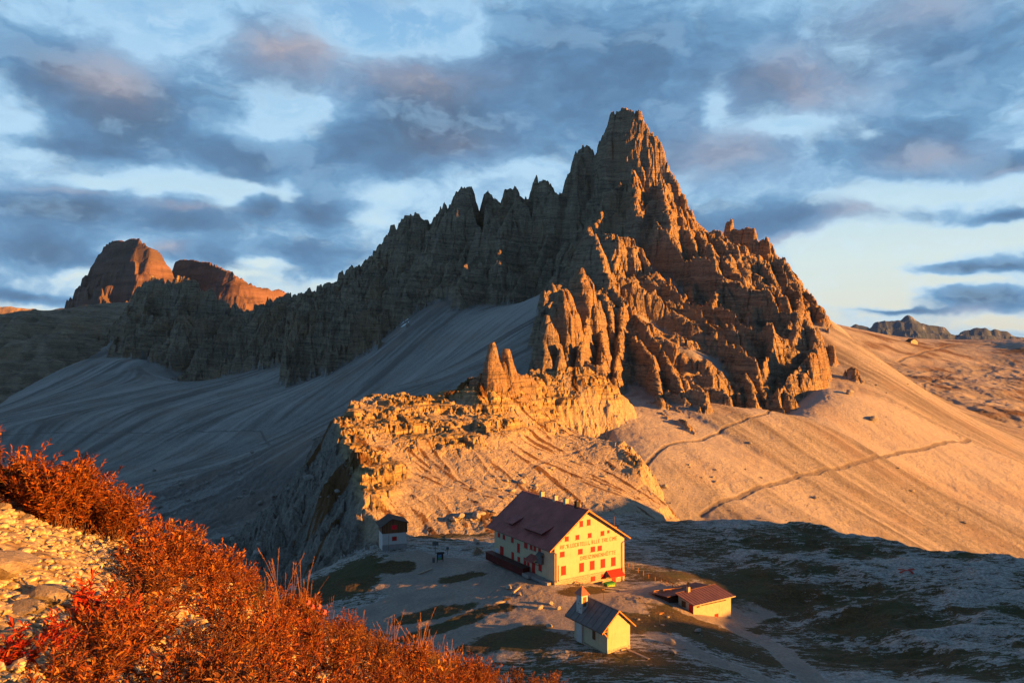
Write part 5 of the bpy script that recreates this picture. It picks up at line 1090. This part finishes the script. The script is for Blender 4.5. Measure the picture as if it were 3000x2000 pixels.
# ------------------------------------------------------------------ small things around the hut
def on(u, v, dz=0): p = hit(u, v); return (float(p[0]), float(p[1]), float(p[2])+dz)
def beam(name, label, a, b, w_, h, mat, cat='plank', lift=0):
    p = Vector(on(*a)); q = Vector(on(*b)); m = MB(); m.bar(p-p+Vector((0, 0, h/2+lift)), q-p+Vector((0, 0, h/2+lift)), w_, h); o = m.build(name, MT[mat]); o.location = p; tag(o, label, cat); return o
beam('plank', 'long pale plank lying on the turf below the information board', (960.5,1318.7), (991,1306.7), .45, .25, 'timber')
beam('plank', 'pale plank lying in the yard left of the bell tower', (1172.5,1368), (1194,1349.5), .4, .3, 'timber')
beam('beam', 'short dark beam lying on the ground near the sunlit outcrop', (1156,1381), (1172,1376), .35, .3, 'dark', 'beam')
def bench(label, a, b, w_=.4):
    p = Vector(on(*a)); q = Vector(on(*b)); z = max(p.z, q.z)
    t = thing('bench', label, 'bench', p); d = q-p; d.z = q.z-p.z
    m = MB(); m.bar(Vector((0, 0, .42)), d+Vector((0, 0, .42)), w_, .07); m.build('seat', MT['timber'], t)
    for k in (.12, .88): m = MB(); c = d*k; m.box(c.x-.12, c.x+.12, c.y-.12, c.y+.12, c.z-.3, c.z+.383); m.build('leg', MT['dark'], t)
bench('long plank bench in front of the cream gable of the chapel', (1436,1494), (1491,1519))
bench('plank bench by the path below the rail fence', (1468,1373), (1484,1389), .45)
bench('low bench on the grass in front of the large cream gable', (1316,1338), (1334,1343), .6)
def info():
    p = on(1011, 1290); t = thing('information_board', 'roofed information board with a blue and green panel in the yard', 'sign', p, .35)
    for x in (-.75, .75): m = MB(); m.box(x-.08, x+.08, -.08, .08, -.5, 2.3); m.build('post', MT['dark'], t)
    m = MB(); m.box(-.66, .66, -.04, .04, .5, 1.95); pn = m.build('panel', MT['dark'], t)
    m = MB(); m.box(-.55, .35, -.06, -.043, 1.2, 1.85); m.build('print', MT['blue'], pn); m = MB(); m.box(-.55, .35, -.06, -.043, .65, 1.197); m.build('print', MT['pgreen'], pn)
    m = MB(); m.prism([(-1.0, -.45, 2.15), (-1.0, 0, 2.5), (-1.0, .45, 2.15), (-1.0, .45, 2.08), (-1.0, 0, 2.42), (-1.0, -.45, 2.08)], (2.0, 0, 0)); m.build('roof', MT['dark'], t)
    p = on(1000, 1272); t = thing('trail_sign', 'dark sign board on a single post behind the information board', 'sign', p, .2)
    m = MB(); m.tube((0, 0, -.3), (0, 0, 3.3), .07); m.build('post', MT['metal'], t); m = MB(); m.box(-.8, .8, -.06, .06, 2.2, 3.2); m.build('board', MT['grey'], t)
    p = on(1028, 1274); t = thing('signpost', 'slim signpost with small boards right of the information board', 'signpost', p, .4)
    m = MB(); m.tube((0, 0, -.3), (0, 0, 2.1), .06); m.build('post', MT['metal'], t)
    m = MB(); m.box(-.35, .35, -.05, .05, 1.45, 2.0); m.build('board', MT['grey'], t); m = MB(); m.box(-.25, .25, -.05, .05, .9, 1.35); m.build('board', MT['timber'], t)
    p = on(996, 1291); t = thing('waste_bin', 'dark waste bin beside the foot of the information board', 'bin', p)
    m = MB(); m.tube((0, 0, -.1), (0, 0, 1.1), .32, 12, .36); m.build('bin_body', MT['grey'], t); m = MB(); m.tube((0, 0, 1.103), (0, 0, 1.2), .4, 12, .3); m.build('lid', MT['metal'], t)
info()
def cairn():
    p = on(1098, 1272); r = random.Random(8); m = MB()
    for k in range(8):
        w_ = 1.7-.2*k; n = 7-k//2
        for i in range(n):
            for j in range(2): x = -w_*.9+i*(w_*2.0)/n-.25*k*.3; m.box(x, x+w_*1.8/n*.93, -.5+j*.5+r.uniform(-.04, .04), -.05+j*.5, k*.25, k*.25+.235)
    o = m.build('cairn', MT['blocks'], bevel=.03); o.location = p; o.rotation_euler = (0, 0, .5); tag(o, 'stepped grey stone cairn standing in the yard left of the large hut', 'cairn')
    p = on(892, 1268); 
    t = thing('pole', 'thin tall pole standing in the yard in front of the small hut', 'pole', on(893, 1270))
    m = MB(); m.tube((0, 0, -.2), (0, 0, 4.6), .045); m.build('shaft', MT['metal'], t); m = MB(); m.tube((0, 0, 0), (0, 0, .45), .5, 10, .38); m.build('foot', MT['concrete'], t)
    beam('gutter_pipe', 'pale pipe lying beside the left wall of the small hut', (869.5,1251), (866,1240), .25, .2, 'timber', 'pipe')
cairn()
def container():
    t = thing('green_container', 'green metal container with yellow scribble in front of the large hut', 'container', (21.75, 182.0, -2.62), GA)
    m = MB(); m.box(0, 2.5, 0, 1.3, -.1, 1.15); m.build('body', MT['green'], t, .04)
    m = MB(); m.prism([(-.06, -.06, 1.15), (-.06, 1.36, 1.15), (-.06, 1.36, 1.3), (-.06, -.06, 1.22)], (2.62, 0, 0)); m.build('lid', MT['green'], t)
    m = MB(); lettering(m, list('LOCATELLI'), .25, 2.2, .35, .42, -.025, .09)
    m.build('scribble', MT['yellow'], t)
    for x in (.0, 2.5): m = MB(); m.box(x-.04, x+.04, -.03, .0, -.1, 1.15); m.build('corner_post', MT['metal'], t)
    b = beam('stone_kerb', 'pale stone kerb strip on the ground in front of the green container', (1388,1356), (1420,1357), .5, .12, 'concrete', 'kerb')
    t = thing('bicycle_rack', 'small dark tube rack between the hut wall and the green container', 'rack', on(1375,1345), GA)
    for k in range(3): m = MB(); m.tube((k*.45, 0, 0), (k*.45, 0, .7), .03); m.tube((k*.45, 0, .7), (k*.45, .6, .7), .03); m.tube((k*.45, .6, .7), (k*.45, .6, 0), .03); m.build('hoop', MT['black'], t)
container()
def signpost(label, u, v, h, arms):
    t = thing('signpost', label, 'signpost', on(u, v)); m = MB(); m.tube((0, 0, -.3), (0, 0, h), .05, r2=.04); m.build('post', MT['metal'], t)
    for (z, x0, x1, r) in arms:
        m = MB(); m.prism([(x0, -.02, z-.08), (x1-.12, -.02, z-.08), (x1, -.02, z), (x1-.12, -.02, z+.08), (x0, -.02, z+.08)], (0, .04, 0)); o = m.build('arm', MT['rail'], t); o.rotation_euler = (0, 0, r)
signpost('thin signpost on the grass knoll below the green container', 1386, 1378, 2.4, [(2.3, -.3, .3, .3)])
signpost('signpost with lit arrow arms in front of the cream shed', 1515, 1436, 2.5, [(2.4, -.1, 1.0, .2), (2.4, -.1, .9, 3.0), (2.15, -.1, .7, .5)])
def fences():
    pts = [(1443.4,1304.5,200),(1454,1308,198),(1466,1312,195),(1478,1317,192),(1490,1321,190),(1505,1326,187.5),(1519,1331,185.5),(1532,1335,184),(1545,1339,182.5),(1558,1342.5,181)]
    q = [P(*p) for p in pts]; q = [(a[0], a[1], ground_z(a[0], a[1])) for a in q]
    t = thing('rail_fence', 'brown post and rail fence along the edge of the yard right of the large hut', 'fence', q[0])
    for i, a in enumerate(q):
        r = [a[k]-q[0][k] for k in range(3)]; m = MB(); m.box(r[0]-.09, r[0]+.09, r[1]-.09, r[1]+.09, r[2]-.4, r[2]+1.15); m.build('post', MT['rail'], t)
        if i >= 4 and i+1 < len(q):
            s = [q[i+1][k]-q[0][k] for k in range(3)]; m = MB(); m.bar((r[0], r[1], r[2]+1.1), (s[0], s[1], s[2]+1.1), .1); m.bar((r[0], r[1], r[2]+.25), (s[0], s[1], s[2]+1.0), .07); m.bar((r[0], r[1], r[2]+1.0), (s[0], s[1], s[2]+.25), .07); m.build('rail', MT['wooddoor'], t)
    a = P(1502, 1364, 174); b = P(1578, 1352, 178.5)
    a = np.array([a[0], a[1], ground_z(a[0], a[1])]); b = np.array([b[0], b[1], max(ground_z(b[0], b[1]), a[2]-.6)])
    t = thing('crossed_railing', 'sunlit timber railing with crossed braces at the top of the shed bank', 'railing', tuple(a)); n = 4
    for i in range(n+1):
        r = (b-a)*i/n; m = MB(); m.box(r[0]-.07, r[0]+.07, r[1]-.07, r[1]+.07, r[2]-.6, r[2]+1.15); m.build('post', MT['rail'], t)
        if i < n:
            s = (b-a)*(i+1)/n; m = MB(); m.bar((r[0], r[1], r[2]+.2), (s[0], s[1], s[2]+1.1), .09); m.bar((r[0], r[1], r[2]+1.1), (s[0], s[1], s[2]+.2), .09); m.build('brace', MT['rail'], t)
    m = MB(); m.bar((0, 0, 1.2), (b-a+np.array((0, 0, 1.2))), .13); m.build('top_rail', MT['rail'], t)
fences()
def ridge_hut():
    t = thing('ridge_hut', 'tiny stone hut on the skyline of the far right hill', 'building', on(2100, 790), .3)
    m = MB(); m.prism([(-7, 0, -3), (7, 0, -3), (7, 0, 5), (0, 0, 8.5), (-7, 0, 5)], (0, 12, 0)); m.build('wall', MT['plaster2'], t)
    m = MB(); m.prism([(-8, -.6, 4.6), (0, -.6, 9), (8, -.6, 4.6), (8, -.6, 5.1), (0, -.6, 9.6), (-8, -.6, 5.1)], (0, 13.2, 0)); m.build('roof', MT['brownroof'], t)
ridge_hut()
def red_cross():
    a, b = Vector(on(2063, 1307)), Vector(on(2098, 1319)); c, d = Vector(on(2066, 1317)), Vector(on(2100, 1308))
    o_ = (a+b)/2; m = MB()
    for p, q in ((a, b), (c, d)):
        for i in range(12):
            s0 = p.lerp(q, i/12); s1 = p.lerp(q, (i+1)/12)
            e = (q-p); e.z = 0; e = e.normalized(); w_ = Vector((-e.y, e.x, 0))*.35
            vs = []
            for s_, k in ((s0, -1), (s1, -1), (s1, 1), (s0, 1)):
                g = s_+w_*k; vs.append((g.x-o_.x, g.y-o_.y, ground_z(g.x, g.y)+.10-o_.z+(.01 if p is a else 0)))
            m.add(vs, [(0, 1, 2, 3)])
    o = m.build('painted_cross', MT['redmark']); o.location = o_; tag(o, 'faded red cross painted on the pale rock far right', 'ground marking')
red_cross()
# ------------------------------------------------------------------ autumn shrubs on the slope in front of the camera
def leaf_mat(name, cols, tr=.26):
    m = bpy.data.materials.new(name); m.use_nodes = True; t = NT(m.node_tree); b = t.n['Principled BSDF']; out = t.n['Material Output']
    h = attr(t, 'hue'); c = t.ramp(h, [(i/(len(cols)-1), k) for i, k in enumerate(cols)])
    ob = t.new('ShaderNodeObjectInfo').outputs['Random']
    c = t.mix(t.m('MULTIPLY', ob, .45), c, cols[0])
    t.put(b, 'Base Color', c); b.inputs['Roughness'].default_value = .6; b.inputs['Specular IOR Level'].default_value = .25
    tl = t.new('ShaderNodeBsdfTranslucent'); t.put(tl, 0, c); mx = t.new('ShaderNodeMixShader'); t.put(mx, 0, tr)
    t.l.new(b.outputs[0], mx.inputs[1]); t.l.new(tl.outputs[0], mx.inputs[2]); t.l.new(mx.outputs[0], out.inputs[0]); return m
LEAF = dict(orange=leaf_mat('orange_leaves', [(.060, .015, .005), (.21, .045, .008), (.40, .112, .015), (.60, .27, .045)]),
            red=leaf_mat('crimson_leaves', [(.14, .010, .008), (.42, .022, .010), (.52, .08, .016), (.60, .18, .04)]),
            olive=leaf_mat('olive_brown_leaves', [(.035, .025, .008), (.10, .065, .015), (.20, .13, .03), (.30, .16, .035)]),
            brown=leaf_mat('rust_leaves', [(.045, .018, .008), (.15, .048, .013), (.30, .11, .025), (.42, .21, .05)]))
TWIG = paint('brown_twigs', (.13, .060, .035), .3, .8, 20); STRAW = paint('dry_straw', (.26, .12, .045), .2, .8, 10)
def leaf_verts(p, d, up, L, Wd, curl, twist):
    s = d.cross(up); s = s.normalized() if s.length > 1e-4 else Vector((1, 0, 0)); n = s.cross(d).normalized()
    s = (s*math.cos(twist)+n*math.sin(twist)).normalized(); n = s.cross(d).normalized(); out = []
    for k, wf in ((.28, .8), (.62, 1.0)):
        c = p+d*(L*k)+n*(-curl*L*k*k); out += [c-s*(Wd*wf/2)+n*Wd*.18, c, c+s*(Wd*wf/2)+n*Wd*.18]
    tip = p+d*L*.97+n*(-curl*L*.97)
    return [p]+out+[tip]
LF = [(0,1,2),(0,2,3),(1,4,5,2),(2,5,6,3),(4,7,5),(5,7,6)]
def shrub_proto(seed, mat, nst, H, R, lpl, leafL, name='shrub'):
    r = random.Random(seed); tv = MB(); lv = []; lf = []; hue = []
    for i in range(nst):
        a = r.uniform(0, 6.283); rr = R*math.sqrt(r.random()); b = Vector((math.cos(a)*rr*.35, math.sin(a)*rr*.35, -.06))
        lean = Vector((math.cos(a)*rr, math.sin(a)*rr, 0)); h = H*r.uniform(.6, 1.05)*(1-.35*(rr/R)**2); seg = 5; pts = []
        for k in range(seg+1):
            f = k/seg; pts.append(b+lean*(f**1.3)+Vector((r.gauss(0, .012), r.gauss(0, .012), h*f)))
        for k in range(seg): tv.tube(pts[k], pts[k+1], .0045*(1-k/seg*.6), 4, .0045*(1-(k+1)/seg*.6))
        base_h = r.random()*.5
        brs = [(pts, .25, 1.0)]
        for q in range(r.randint(1, 3)):                             # side twigs
            k = r.randint(2, seg-1); p0 = pts[k]; aa = r.uniform(0, 6.283); L = H*r.uniform(.15, .32)
            e = p0+Vector((math.cos(aa)*L*.6, math.sin(aa)*L*.6, L*.8)); tv.tube(p0, e, .003, 4, .0015); brs.append(([p0, p0.lerp(e, .5)+Vector((0, 0, -.01)), e], .05, 1.0))
        for (pp, f0, f1) in brs:
            n = int(lpl*(1.0 if pp is pts else .38)); 
            for j in range(n):
                f = f0+(f1-f0)*(j+r.random())/n; g = f*(len(pp)-1); k = min(int(g), len(pp)-2); p = pp[k].lerp(pp[k+1], g-k)
                ax = (pp[k+1]-pp[k]).normalized(); an = j*2.4+r.uniform(-.5, .5)
                side = Vector((math.cos(an), math.sin(an), 0)); el = r.uniform(.15, 1.1)+.5*(f > .9)
                d = (side*math.cos(el)+ax*math.sin(el)).normalized(); L = leafL*r.uniform(.55, 1.2)
                vs = leaf_verts(p, d, Vector((0, 0, 1)), L, L*r.uniform(.26, .40), r.uniform(-.05, .45), r.uniform(-.9, .9))
                n0 = len(lv); lv += vs; lf += [tuple(n0+q_ for q_ in f_) for f_ in LF]; hv = min(1, max(0, base_h*.5+r.gauss(.42, .24))); hue += [hv]*len(vs)
    me = bpy.data.meshes.new('foliage'); me.from_pydata(lv, [], lf); me.materials.append(mat)
    at = me.attributes.new('hue', 'FLOAT', 'POINT'); at.data.foreach_set('value', np.array(hue, np.float32)); me.update()
    tm = bpy.data.meshes.new('stems'); tm.from_pydata(tv.v, [], tv.f); tm.materials.append(TWIG); tm.update()
    return me, tm
PROT = [shrub_proto(11, LEAF['orange'], 30, .60, .30, 36, .055), shrub_proto(12, LEAF['orange'], 26, .50, .34, 36, .050), shrub_proto(13, LEAF['orange'], 34, .70, .30, 36, .052),
        shrub_proto(14, LEAF['red'], 12, .45, .24, 34, .070), shrub_proto(15, LEAF['brown'], 30, .5, .32, 34, .048), shrub_proto(16, LEAF['brown'], 26, .60, .30, 34, .050), shrub_proto(17, LEAF['olive'], 22, .42, .30, 30, .046)]
LAST = [None]
def shrub(i, x, y, s, rz, label, group=None, cat='shrub', tilt=(0, 0), name='shrub', sink=.02):
    z = float(fg_z(x, y)[0]); t = thing(name, label, cat, (x, y, z-sink), rz, group); t.scale = (s, s, s); t.rotation_euler = (tilt[0], tilt[1], rz)
    LAST[0] = t
    for me, nm in zip(PROT[i], ('foliage', 'stems')):
        o = bpy.data.objects.new(nm, me); COL.objects.link(o); o.parent = t
    return t
def fg_proj(x, y): z = float(fg_z(x, y)[0]); return CU+F*x/y, CV+F*(CAMZ-z)/y
def plant_shrubs():
    r = random.Random(77); placed = []; n = 0
    cand = []
    for k in range(9000):
        x = r.uniform(-5.6, 2.6); y = r.uniform(2.3, 12.8); cand.append((x, y))
    for x, y in cand:
        u, v = fg_proj(x, y)
        if u < -320 or u > 1500 or v > 2050: continue
        po = float(poly_out(np.array([x]), np.array([y]), FG_POLY)[0])
        if po > .7: continue
        # open stony patches stay free
        stony = (u < 345 and v > 1160+.10*u and v < 1600-.42*u) or (u < 220 and v > 1500 and r.random() < .6)
        if stony or (560 < u < 700 and 1440 < v < 1520 and r.random() < .75): continue
        near = .21+.028*y
        if v > 1700: near *= 1.3
        if any((x-a)**2+(y-b)**2 < near*near for a, b in placed): continue
        placed.append((x, y)); s = .72+.30*r.random(); 
        if u < 270 and v < 1180: s *= 1.22
        if 300 < u < 420 and v < 1330: s *= 1.0
        if u > 420: s *= .80
        if u > 700: s *= .95
        if u > 930: s *= 1.25
        if v > 1480 and u < 500: s *= .72
        i = r.choice([0, 0, 1, 1, 2, 4, 5, 6]) if u < 700 else r.choice([0, 1, 2, 4, 4, 5, 5, 6])
        where = 'on the upper rim of the slope at left' if (u < 300 and v < 1250) else 'along the lower rim of the slope' if po > -1.2 else 'on the stony slope nearest the camera'
        col = {0: 'orange', 1: 'orange', 2: 'tall orange', 3: 'crimson', 4: 'rust brown', 5: 'tall rust brown', 6: 'low olive brown'}[i]
        shrub(i, x, y, s, r.uniform(0, 6.28), '%s leaved autumn shrub %s' % (col, where), '%s shrubs %s' % (col, where), tilt=(r.gauss(0, .08), r.gauss(0, .08))); n += 1; ALLS.append((LAST[0], col, False))
    print('SHRUBS', n)
def rim_shrubs():
    r = random.Random(31)
    for k in range(26):
        u = r.uniform(-120, 262); y = r.uniform(6.3, 7.7); x = (u-CU)/F*y
        z = CAMZ-(1150+.14*max(u, 0)-CV)/F*y*1.0-.05-(max(0, y-6.9))*.25
        i = r.choice([0, 1, 2, 2]); t = shrub(i, x, y, (1.12 if u < 110 else .95)*r.uniform(.85, 1.05), r.uniform(0, 6.28), 'orange leaved autumn shrub in the clump above the stony patch at left', 'orange shrubs above the stony patch')
        t.location.z = z-.08; ALLS.append((t, 'orange' if i < 2 else 'tall orange', True))
def at_fg(u, v):
    "point of the near slope seen at (u, v)"
    for y in np.arange(2.0, 14, .03):
        x = (u-CU)/F*y
        if fg_z(x, y)[0] >= CAMZ-(v-CV)/F*y: return x, y
    return x, y
ALLS = []
plant_shrubs(); rim_shrubs()
def name_shrubs():
    ORD = ['first', 'second', 'third', 'fourth', 'fifth', 'sixth', 'seventh', 'eighth', 'ninth', 'tenth', 'eleventh', 'twelfth', 'thirteenth', 'fourteenth', 'fifteenth', 'sixteenth', 'seventeenth', 'eighteenth', 'nineteenth', 'twentieth']
    rows_ = {}
    for t, col, clump in ALLS:
        x, y = t.location.x, t.location.y; v = CV+F*(CAMZ-t.location.z)/y
        k = -1 if clump else int((v-1150)//75)
        rows_.setdefault(k, []).append((x/y, t, col))
    nr = sorted(rows_)
    for k in nr:
        L = sorted(rows_[k], key=lambda q: q[0]); n = len(L)
        for i, (_, t, col) in enumerate(L):
            if k == -1: where = 'in clump above stony patch'
            else:
                kk = len(nr)-1-nr.index(k); where = 'in the %s row from the camera' % ORD[min(kk, 19)]
            pos = ORD[i]+' from the left' if i < 18 and i <= n/2 else (ORD[n-1-i]+' from the right' if n-1-i < 20 else 'middle')
            t['label'] = '%s shrub %s %s' % (col, pos, where); t['group'] = 'autumn shrubs on the slope before the camera'
name_shrubs()
for (u, v, s, lab) in [(205,1440,.72,'tall crimson willowherb standing out before the stony patch'),(300,1480,.66,'crimson leaved plant right of the tallest crimson one'),(120,1500,.5,'small dark red plant in the shaded stones at lower left'),(40,1540,.5,'dark red plant in the bottom left corner'),(700,1500,.7,'small crimson plant among the orange shrubs')]:
    x, y = at_fg(u, v); shrub(3, x, y, s, u*.1, lab, None, 'plant', name='willowherb')

def grass_tuft(seed, n, H):
    r = random.Random(seed); m = MB()
    for i in range(n):
        a = r.uniform(0, 6.28); le = r.uniform(.04, .32)*H; h = H*r.uniform(.6, 1.0); p = Vector((r.gauss(0, .03), r.gauss(0, .03), -.05)); pv = p; head = r.random() < .75
        for k in range(1, 6):
            f = k/5; q = Vector((p.x+math.cos(a)*le*f*f, p.y+math.sin(a)*le*f*f, h*f*(1-.12*f*le/H)))
            m.tube(pv, q, .0018*(1-f*.45)+.0005, 3, .0018*(1-(f+.2)*.45)+.0004); pv0 = pv; pv = q
        if head:
            d = (pv-pv0).normalized()
            for j in range(14):
                b = pv-d*(j*.011); e = b+Vector((r.gauss(0, .008), r.gauss(0, .008), 0))+d*.022; m.tube(b, e, .0024, 3, .0007)
    me = bpy.data.meshes.new('grass_tuft'); me.from_pydata(m.v, [], m.f); me.materials.append(STRAW); me.update(); return me
GT = [grass_tuft(s, n, h) for s, n, h in ((1, 9, .95), (2, 6, .75), (3, 14, .85))]
r = random.Random(9)
for i, (u, v, k, s) in enumerate([(960,1590,0,1.15),(1000,1600,2,1.0),(975,1570,2,1.1),(1060,1610,1,1.1),(1110,1620,0,.9),(1160,1640,1,.9),(640,1440,0,1.0),(700,1450,0,1.05),(670,1430,1,1.1),(760,1500,1,.9),(440,1330,1,.7),(820,1520,1,.9),(880,1560,2,.8),(1030,1640,2,1.0),(560,1400,1,.75),(360,1240,1,.6),(1200,1640,2,.8),(620,1480,2,.8),(900,1600,0,.9)]):
    x, y = at_fg(u, v) if v < 1560 else (((u-CU)/F)*(9.0+(u-900)/300.), 9.0+(u-900)/300.)
    o = bpy.data.objects.new('grass_tuft', GT[k]); COL.objects.link(o); o.location = (x, y, float(fg_z(x, y)[0])); o.scale = (s*.8,)*3; o.rotation_euler = (0, 0, r.uniform(0, 6))
    tag(o, '%s clump of dry grass stalks from the left above the orange shrubs' % ['tenth','eleventh','twelfth','fifteenth','sixteenth','eighteenth','fourth','sixth','fifth','seventh','second','eighth','ninth','fourteenth','third','first','seventeenth','nineteenth','thirteenth'][i], 'grass', 'dry grass stalks above the shrubs')
def flower_mesh():
    bm = bmesh.new(); bmesh.ops.create_icosphere(bm, subdivisions=2, radius=.022)
    for i, v in enumerate(bm.verts): v.co *= 1+.22*((i*7919) % 5-2)/2
    me = bpy.data.meshes.new('flower_head'); bm.to_mesh(me); bm.free(); me.materials.append(paint('dusty_pink_petals', (.50, .12, .10), .2, .8, 30)); return me
FH = flower_mesh()
for i, (u, v, lab) in enumerate([(708,1383,'pink flower head topmost of the four beside the shrub rim'),(718,1393,'pink flower head just below the topmost one'),(733,1393,'pink flower head furthest right of the upper three'),(745,1405,'lowest pink flower head of the four')]):
    y = 7.9; p = P(u, v, y); t = thing('flower', lab, 'flower', tuple(p)); o = bpy.data.objects.new('flower_head', FH); COL.objects.link(o); o.parent = t
    m = MB(); m.tube((0, 0, -.015), (.01, 0, -.45), .0025, 4); m.build('stem', TWIG, t)

# stones of the near slope
BN = [stone_mesh('stone', 40+i, SN, .55, 2) for i in range(5)]
for (u, v, s, lab) in [(10,1150,.20,'large flat yellow stone at the left edge under the orange shrubs'),(45,1160,.12,'rounded yellow stone right of the large flat one'),(8,1178,.13,'angular yellow stone at the left edge below the flat one'),(38,1192,.10,'small yellow stone below the rounded one'),(60,1200,.10,'yellow stone at the lower right of the stone cluster'),
                       (105,1200,.09,'yellow stone nearest the foot of the orange shrubs'),(185,1225,.06,'pale stone on the gravel at mid patch'),(345,1245,.09,'dark stone at the right end of the gravel patch'),(328,1250,.07,'small stone left of the dark one'),(130,1300,.07,'pale stone half sunk in the gravel'),
                       (5,1330,.30,'big grey boulder with leaf shadows at the left edge'),(110,1395,.22,'flat grey slab between gravel and red plants'),(60,1420,.16,'grey stone in the shade under the slab'),(520,1395,.10,'pale stone among the orange shrubs'),(500,1450,.12,'bright stone deep among the orange shrubs'),(735,1480,.10,'pale stone among shrubs near the pink flowers'),(715,1500,.12,'bright stone below the pink flowers'),(650,1520,.10,'pale stone low among the central shrubs'),(30,1490,.14,'grey stone in the bottom left shade')]:
    x, y = at_fg(u, v); me = BN[int(u+v) % 5]; s *= .62; put_stone(me, 'stone', (x, y, float(fg_z(x, y)[0])+.02), (s*1.25, s, s*.95), u*.3, lab, cat='stone', sink=.3)
put_stone(BM_[1], 'boulder', (5.1, -.6, 51.2), (2.2, 2.1, 2.6), .5, 'unseen boulder added right of the viewpoint to shade the bottom left corner')  # stands out of view, added only for the shadow it throws
def gravel():
    "loose angular chips: one mesh of many small stones nobody could count"
    r = random.Random(4); V = []; Fc = []; base = []
    for k in range(6):
        bm = bmesh.new(); bmesh.ops.create_icosphere(bm, subdivisions=1, radius=1)
        for v in bm.verts: v.co *= r.uniform(.62, 1.1)
        bm.verts.ensure_lookup_table(); base.append((np.array([v.co[:] for v in bm.verts]), [[v.index for v in f.verts] for f in bm.faces])); bm.free()
    n = 0; N = 16000
    xs = np.array([r.uniform(-6, .5) for _ in range(N)]); ys = np.array([r.uniform(2.0, 9.5) for _ in range(N)]); zs = fg_z(xs, ys)+fg_disp(xs, ys)
    for x, y, z in zip(xs, ys, zs):
        u = CU+F*x/y; v = CV+F*(CAMZ-z)/y
        if not (-60 < u < 820 and v < 1640): continue
        s = .012+.040*r.random()**2.5; c, f = base[r.randrange(6)]; a = r.uniform(0, 6.28); ca, sa = math.cos(a), math.sin(a)
        sx, sy, sz = s*r.uniform(.8, 1.5), s*r.uniform(.7, 1.2), s*r.uniform(.35, .7)
        p = c*np.array((sx, sy, sz)); q = np.stack([p[:, 0]*ca-p[:, 1]*sa+x, p[:, 0]*sa+p[:, 1]*ca+y, p[:, 2]+z+sz*.35], -1)
        V.append(q); Fc += [[n+i for i in t_] for t_ in f]; n += len(c)
    mesh_from('gravel', np.concatenate(V), np.array(Fc), SN2, kind='stuff')
def gravel_mat():
    m, t = new_mat('gravel_chips', .9); p = t.new('ShaderNodeNewGeometry'); n = t.noise(p.outputs['Position'], 22, 3, .6)
    t.put(t.b, 'Base Color', t.ramp(t.rng(n, .3, .7), [(0, (.20, .15, .09)), (.5, (.46, .36, .21)), (1, (.62, .52, .33))])); return m
SN2 = gravel_mat(); gravel()

# ------------------------------------------------------------------ thin mountain air
def haze():
    m = bpy.data.materials.new('air'); m.use_nodes = True; t = NT(m.node_tree); t.n.clear()
    out = t.new('ShaderNodeOutputMaterial'); v = t.new('ShaderNodeVolumePrincipled')
    v.inputs['Density'].default_value = 8e-6; v.inputs['Color'].default_value = (.22, .48, 1.0, 1); v.inputs['Anisotropy'].default_value = 0
    t.l.new(v.outputs[0], out.inputs['Volume'])
    b = MB(); b.box(-14000, 14000, -3000, 12500, -420, 2500); o = b.build('haze', m); o['kind'] = 'stuff'
haze()
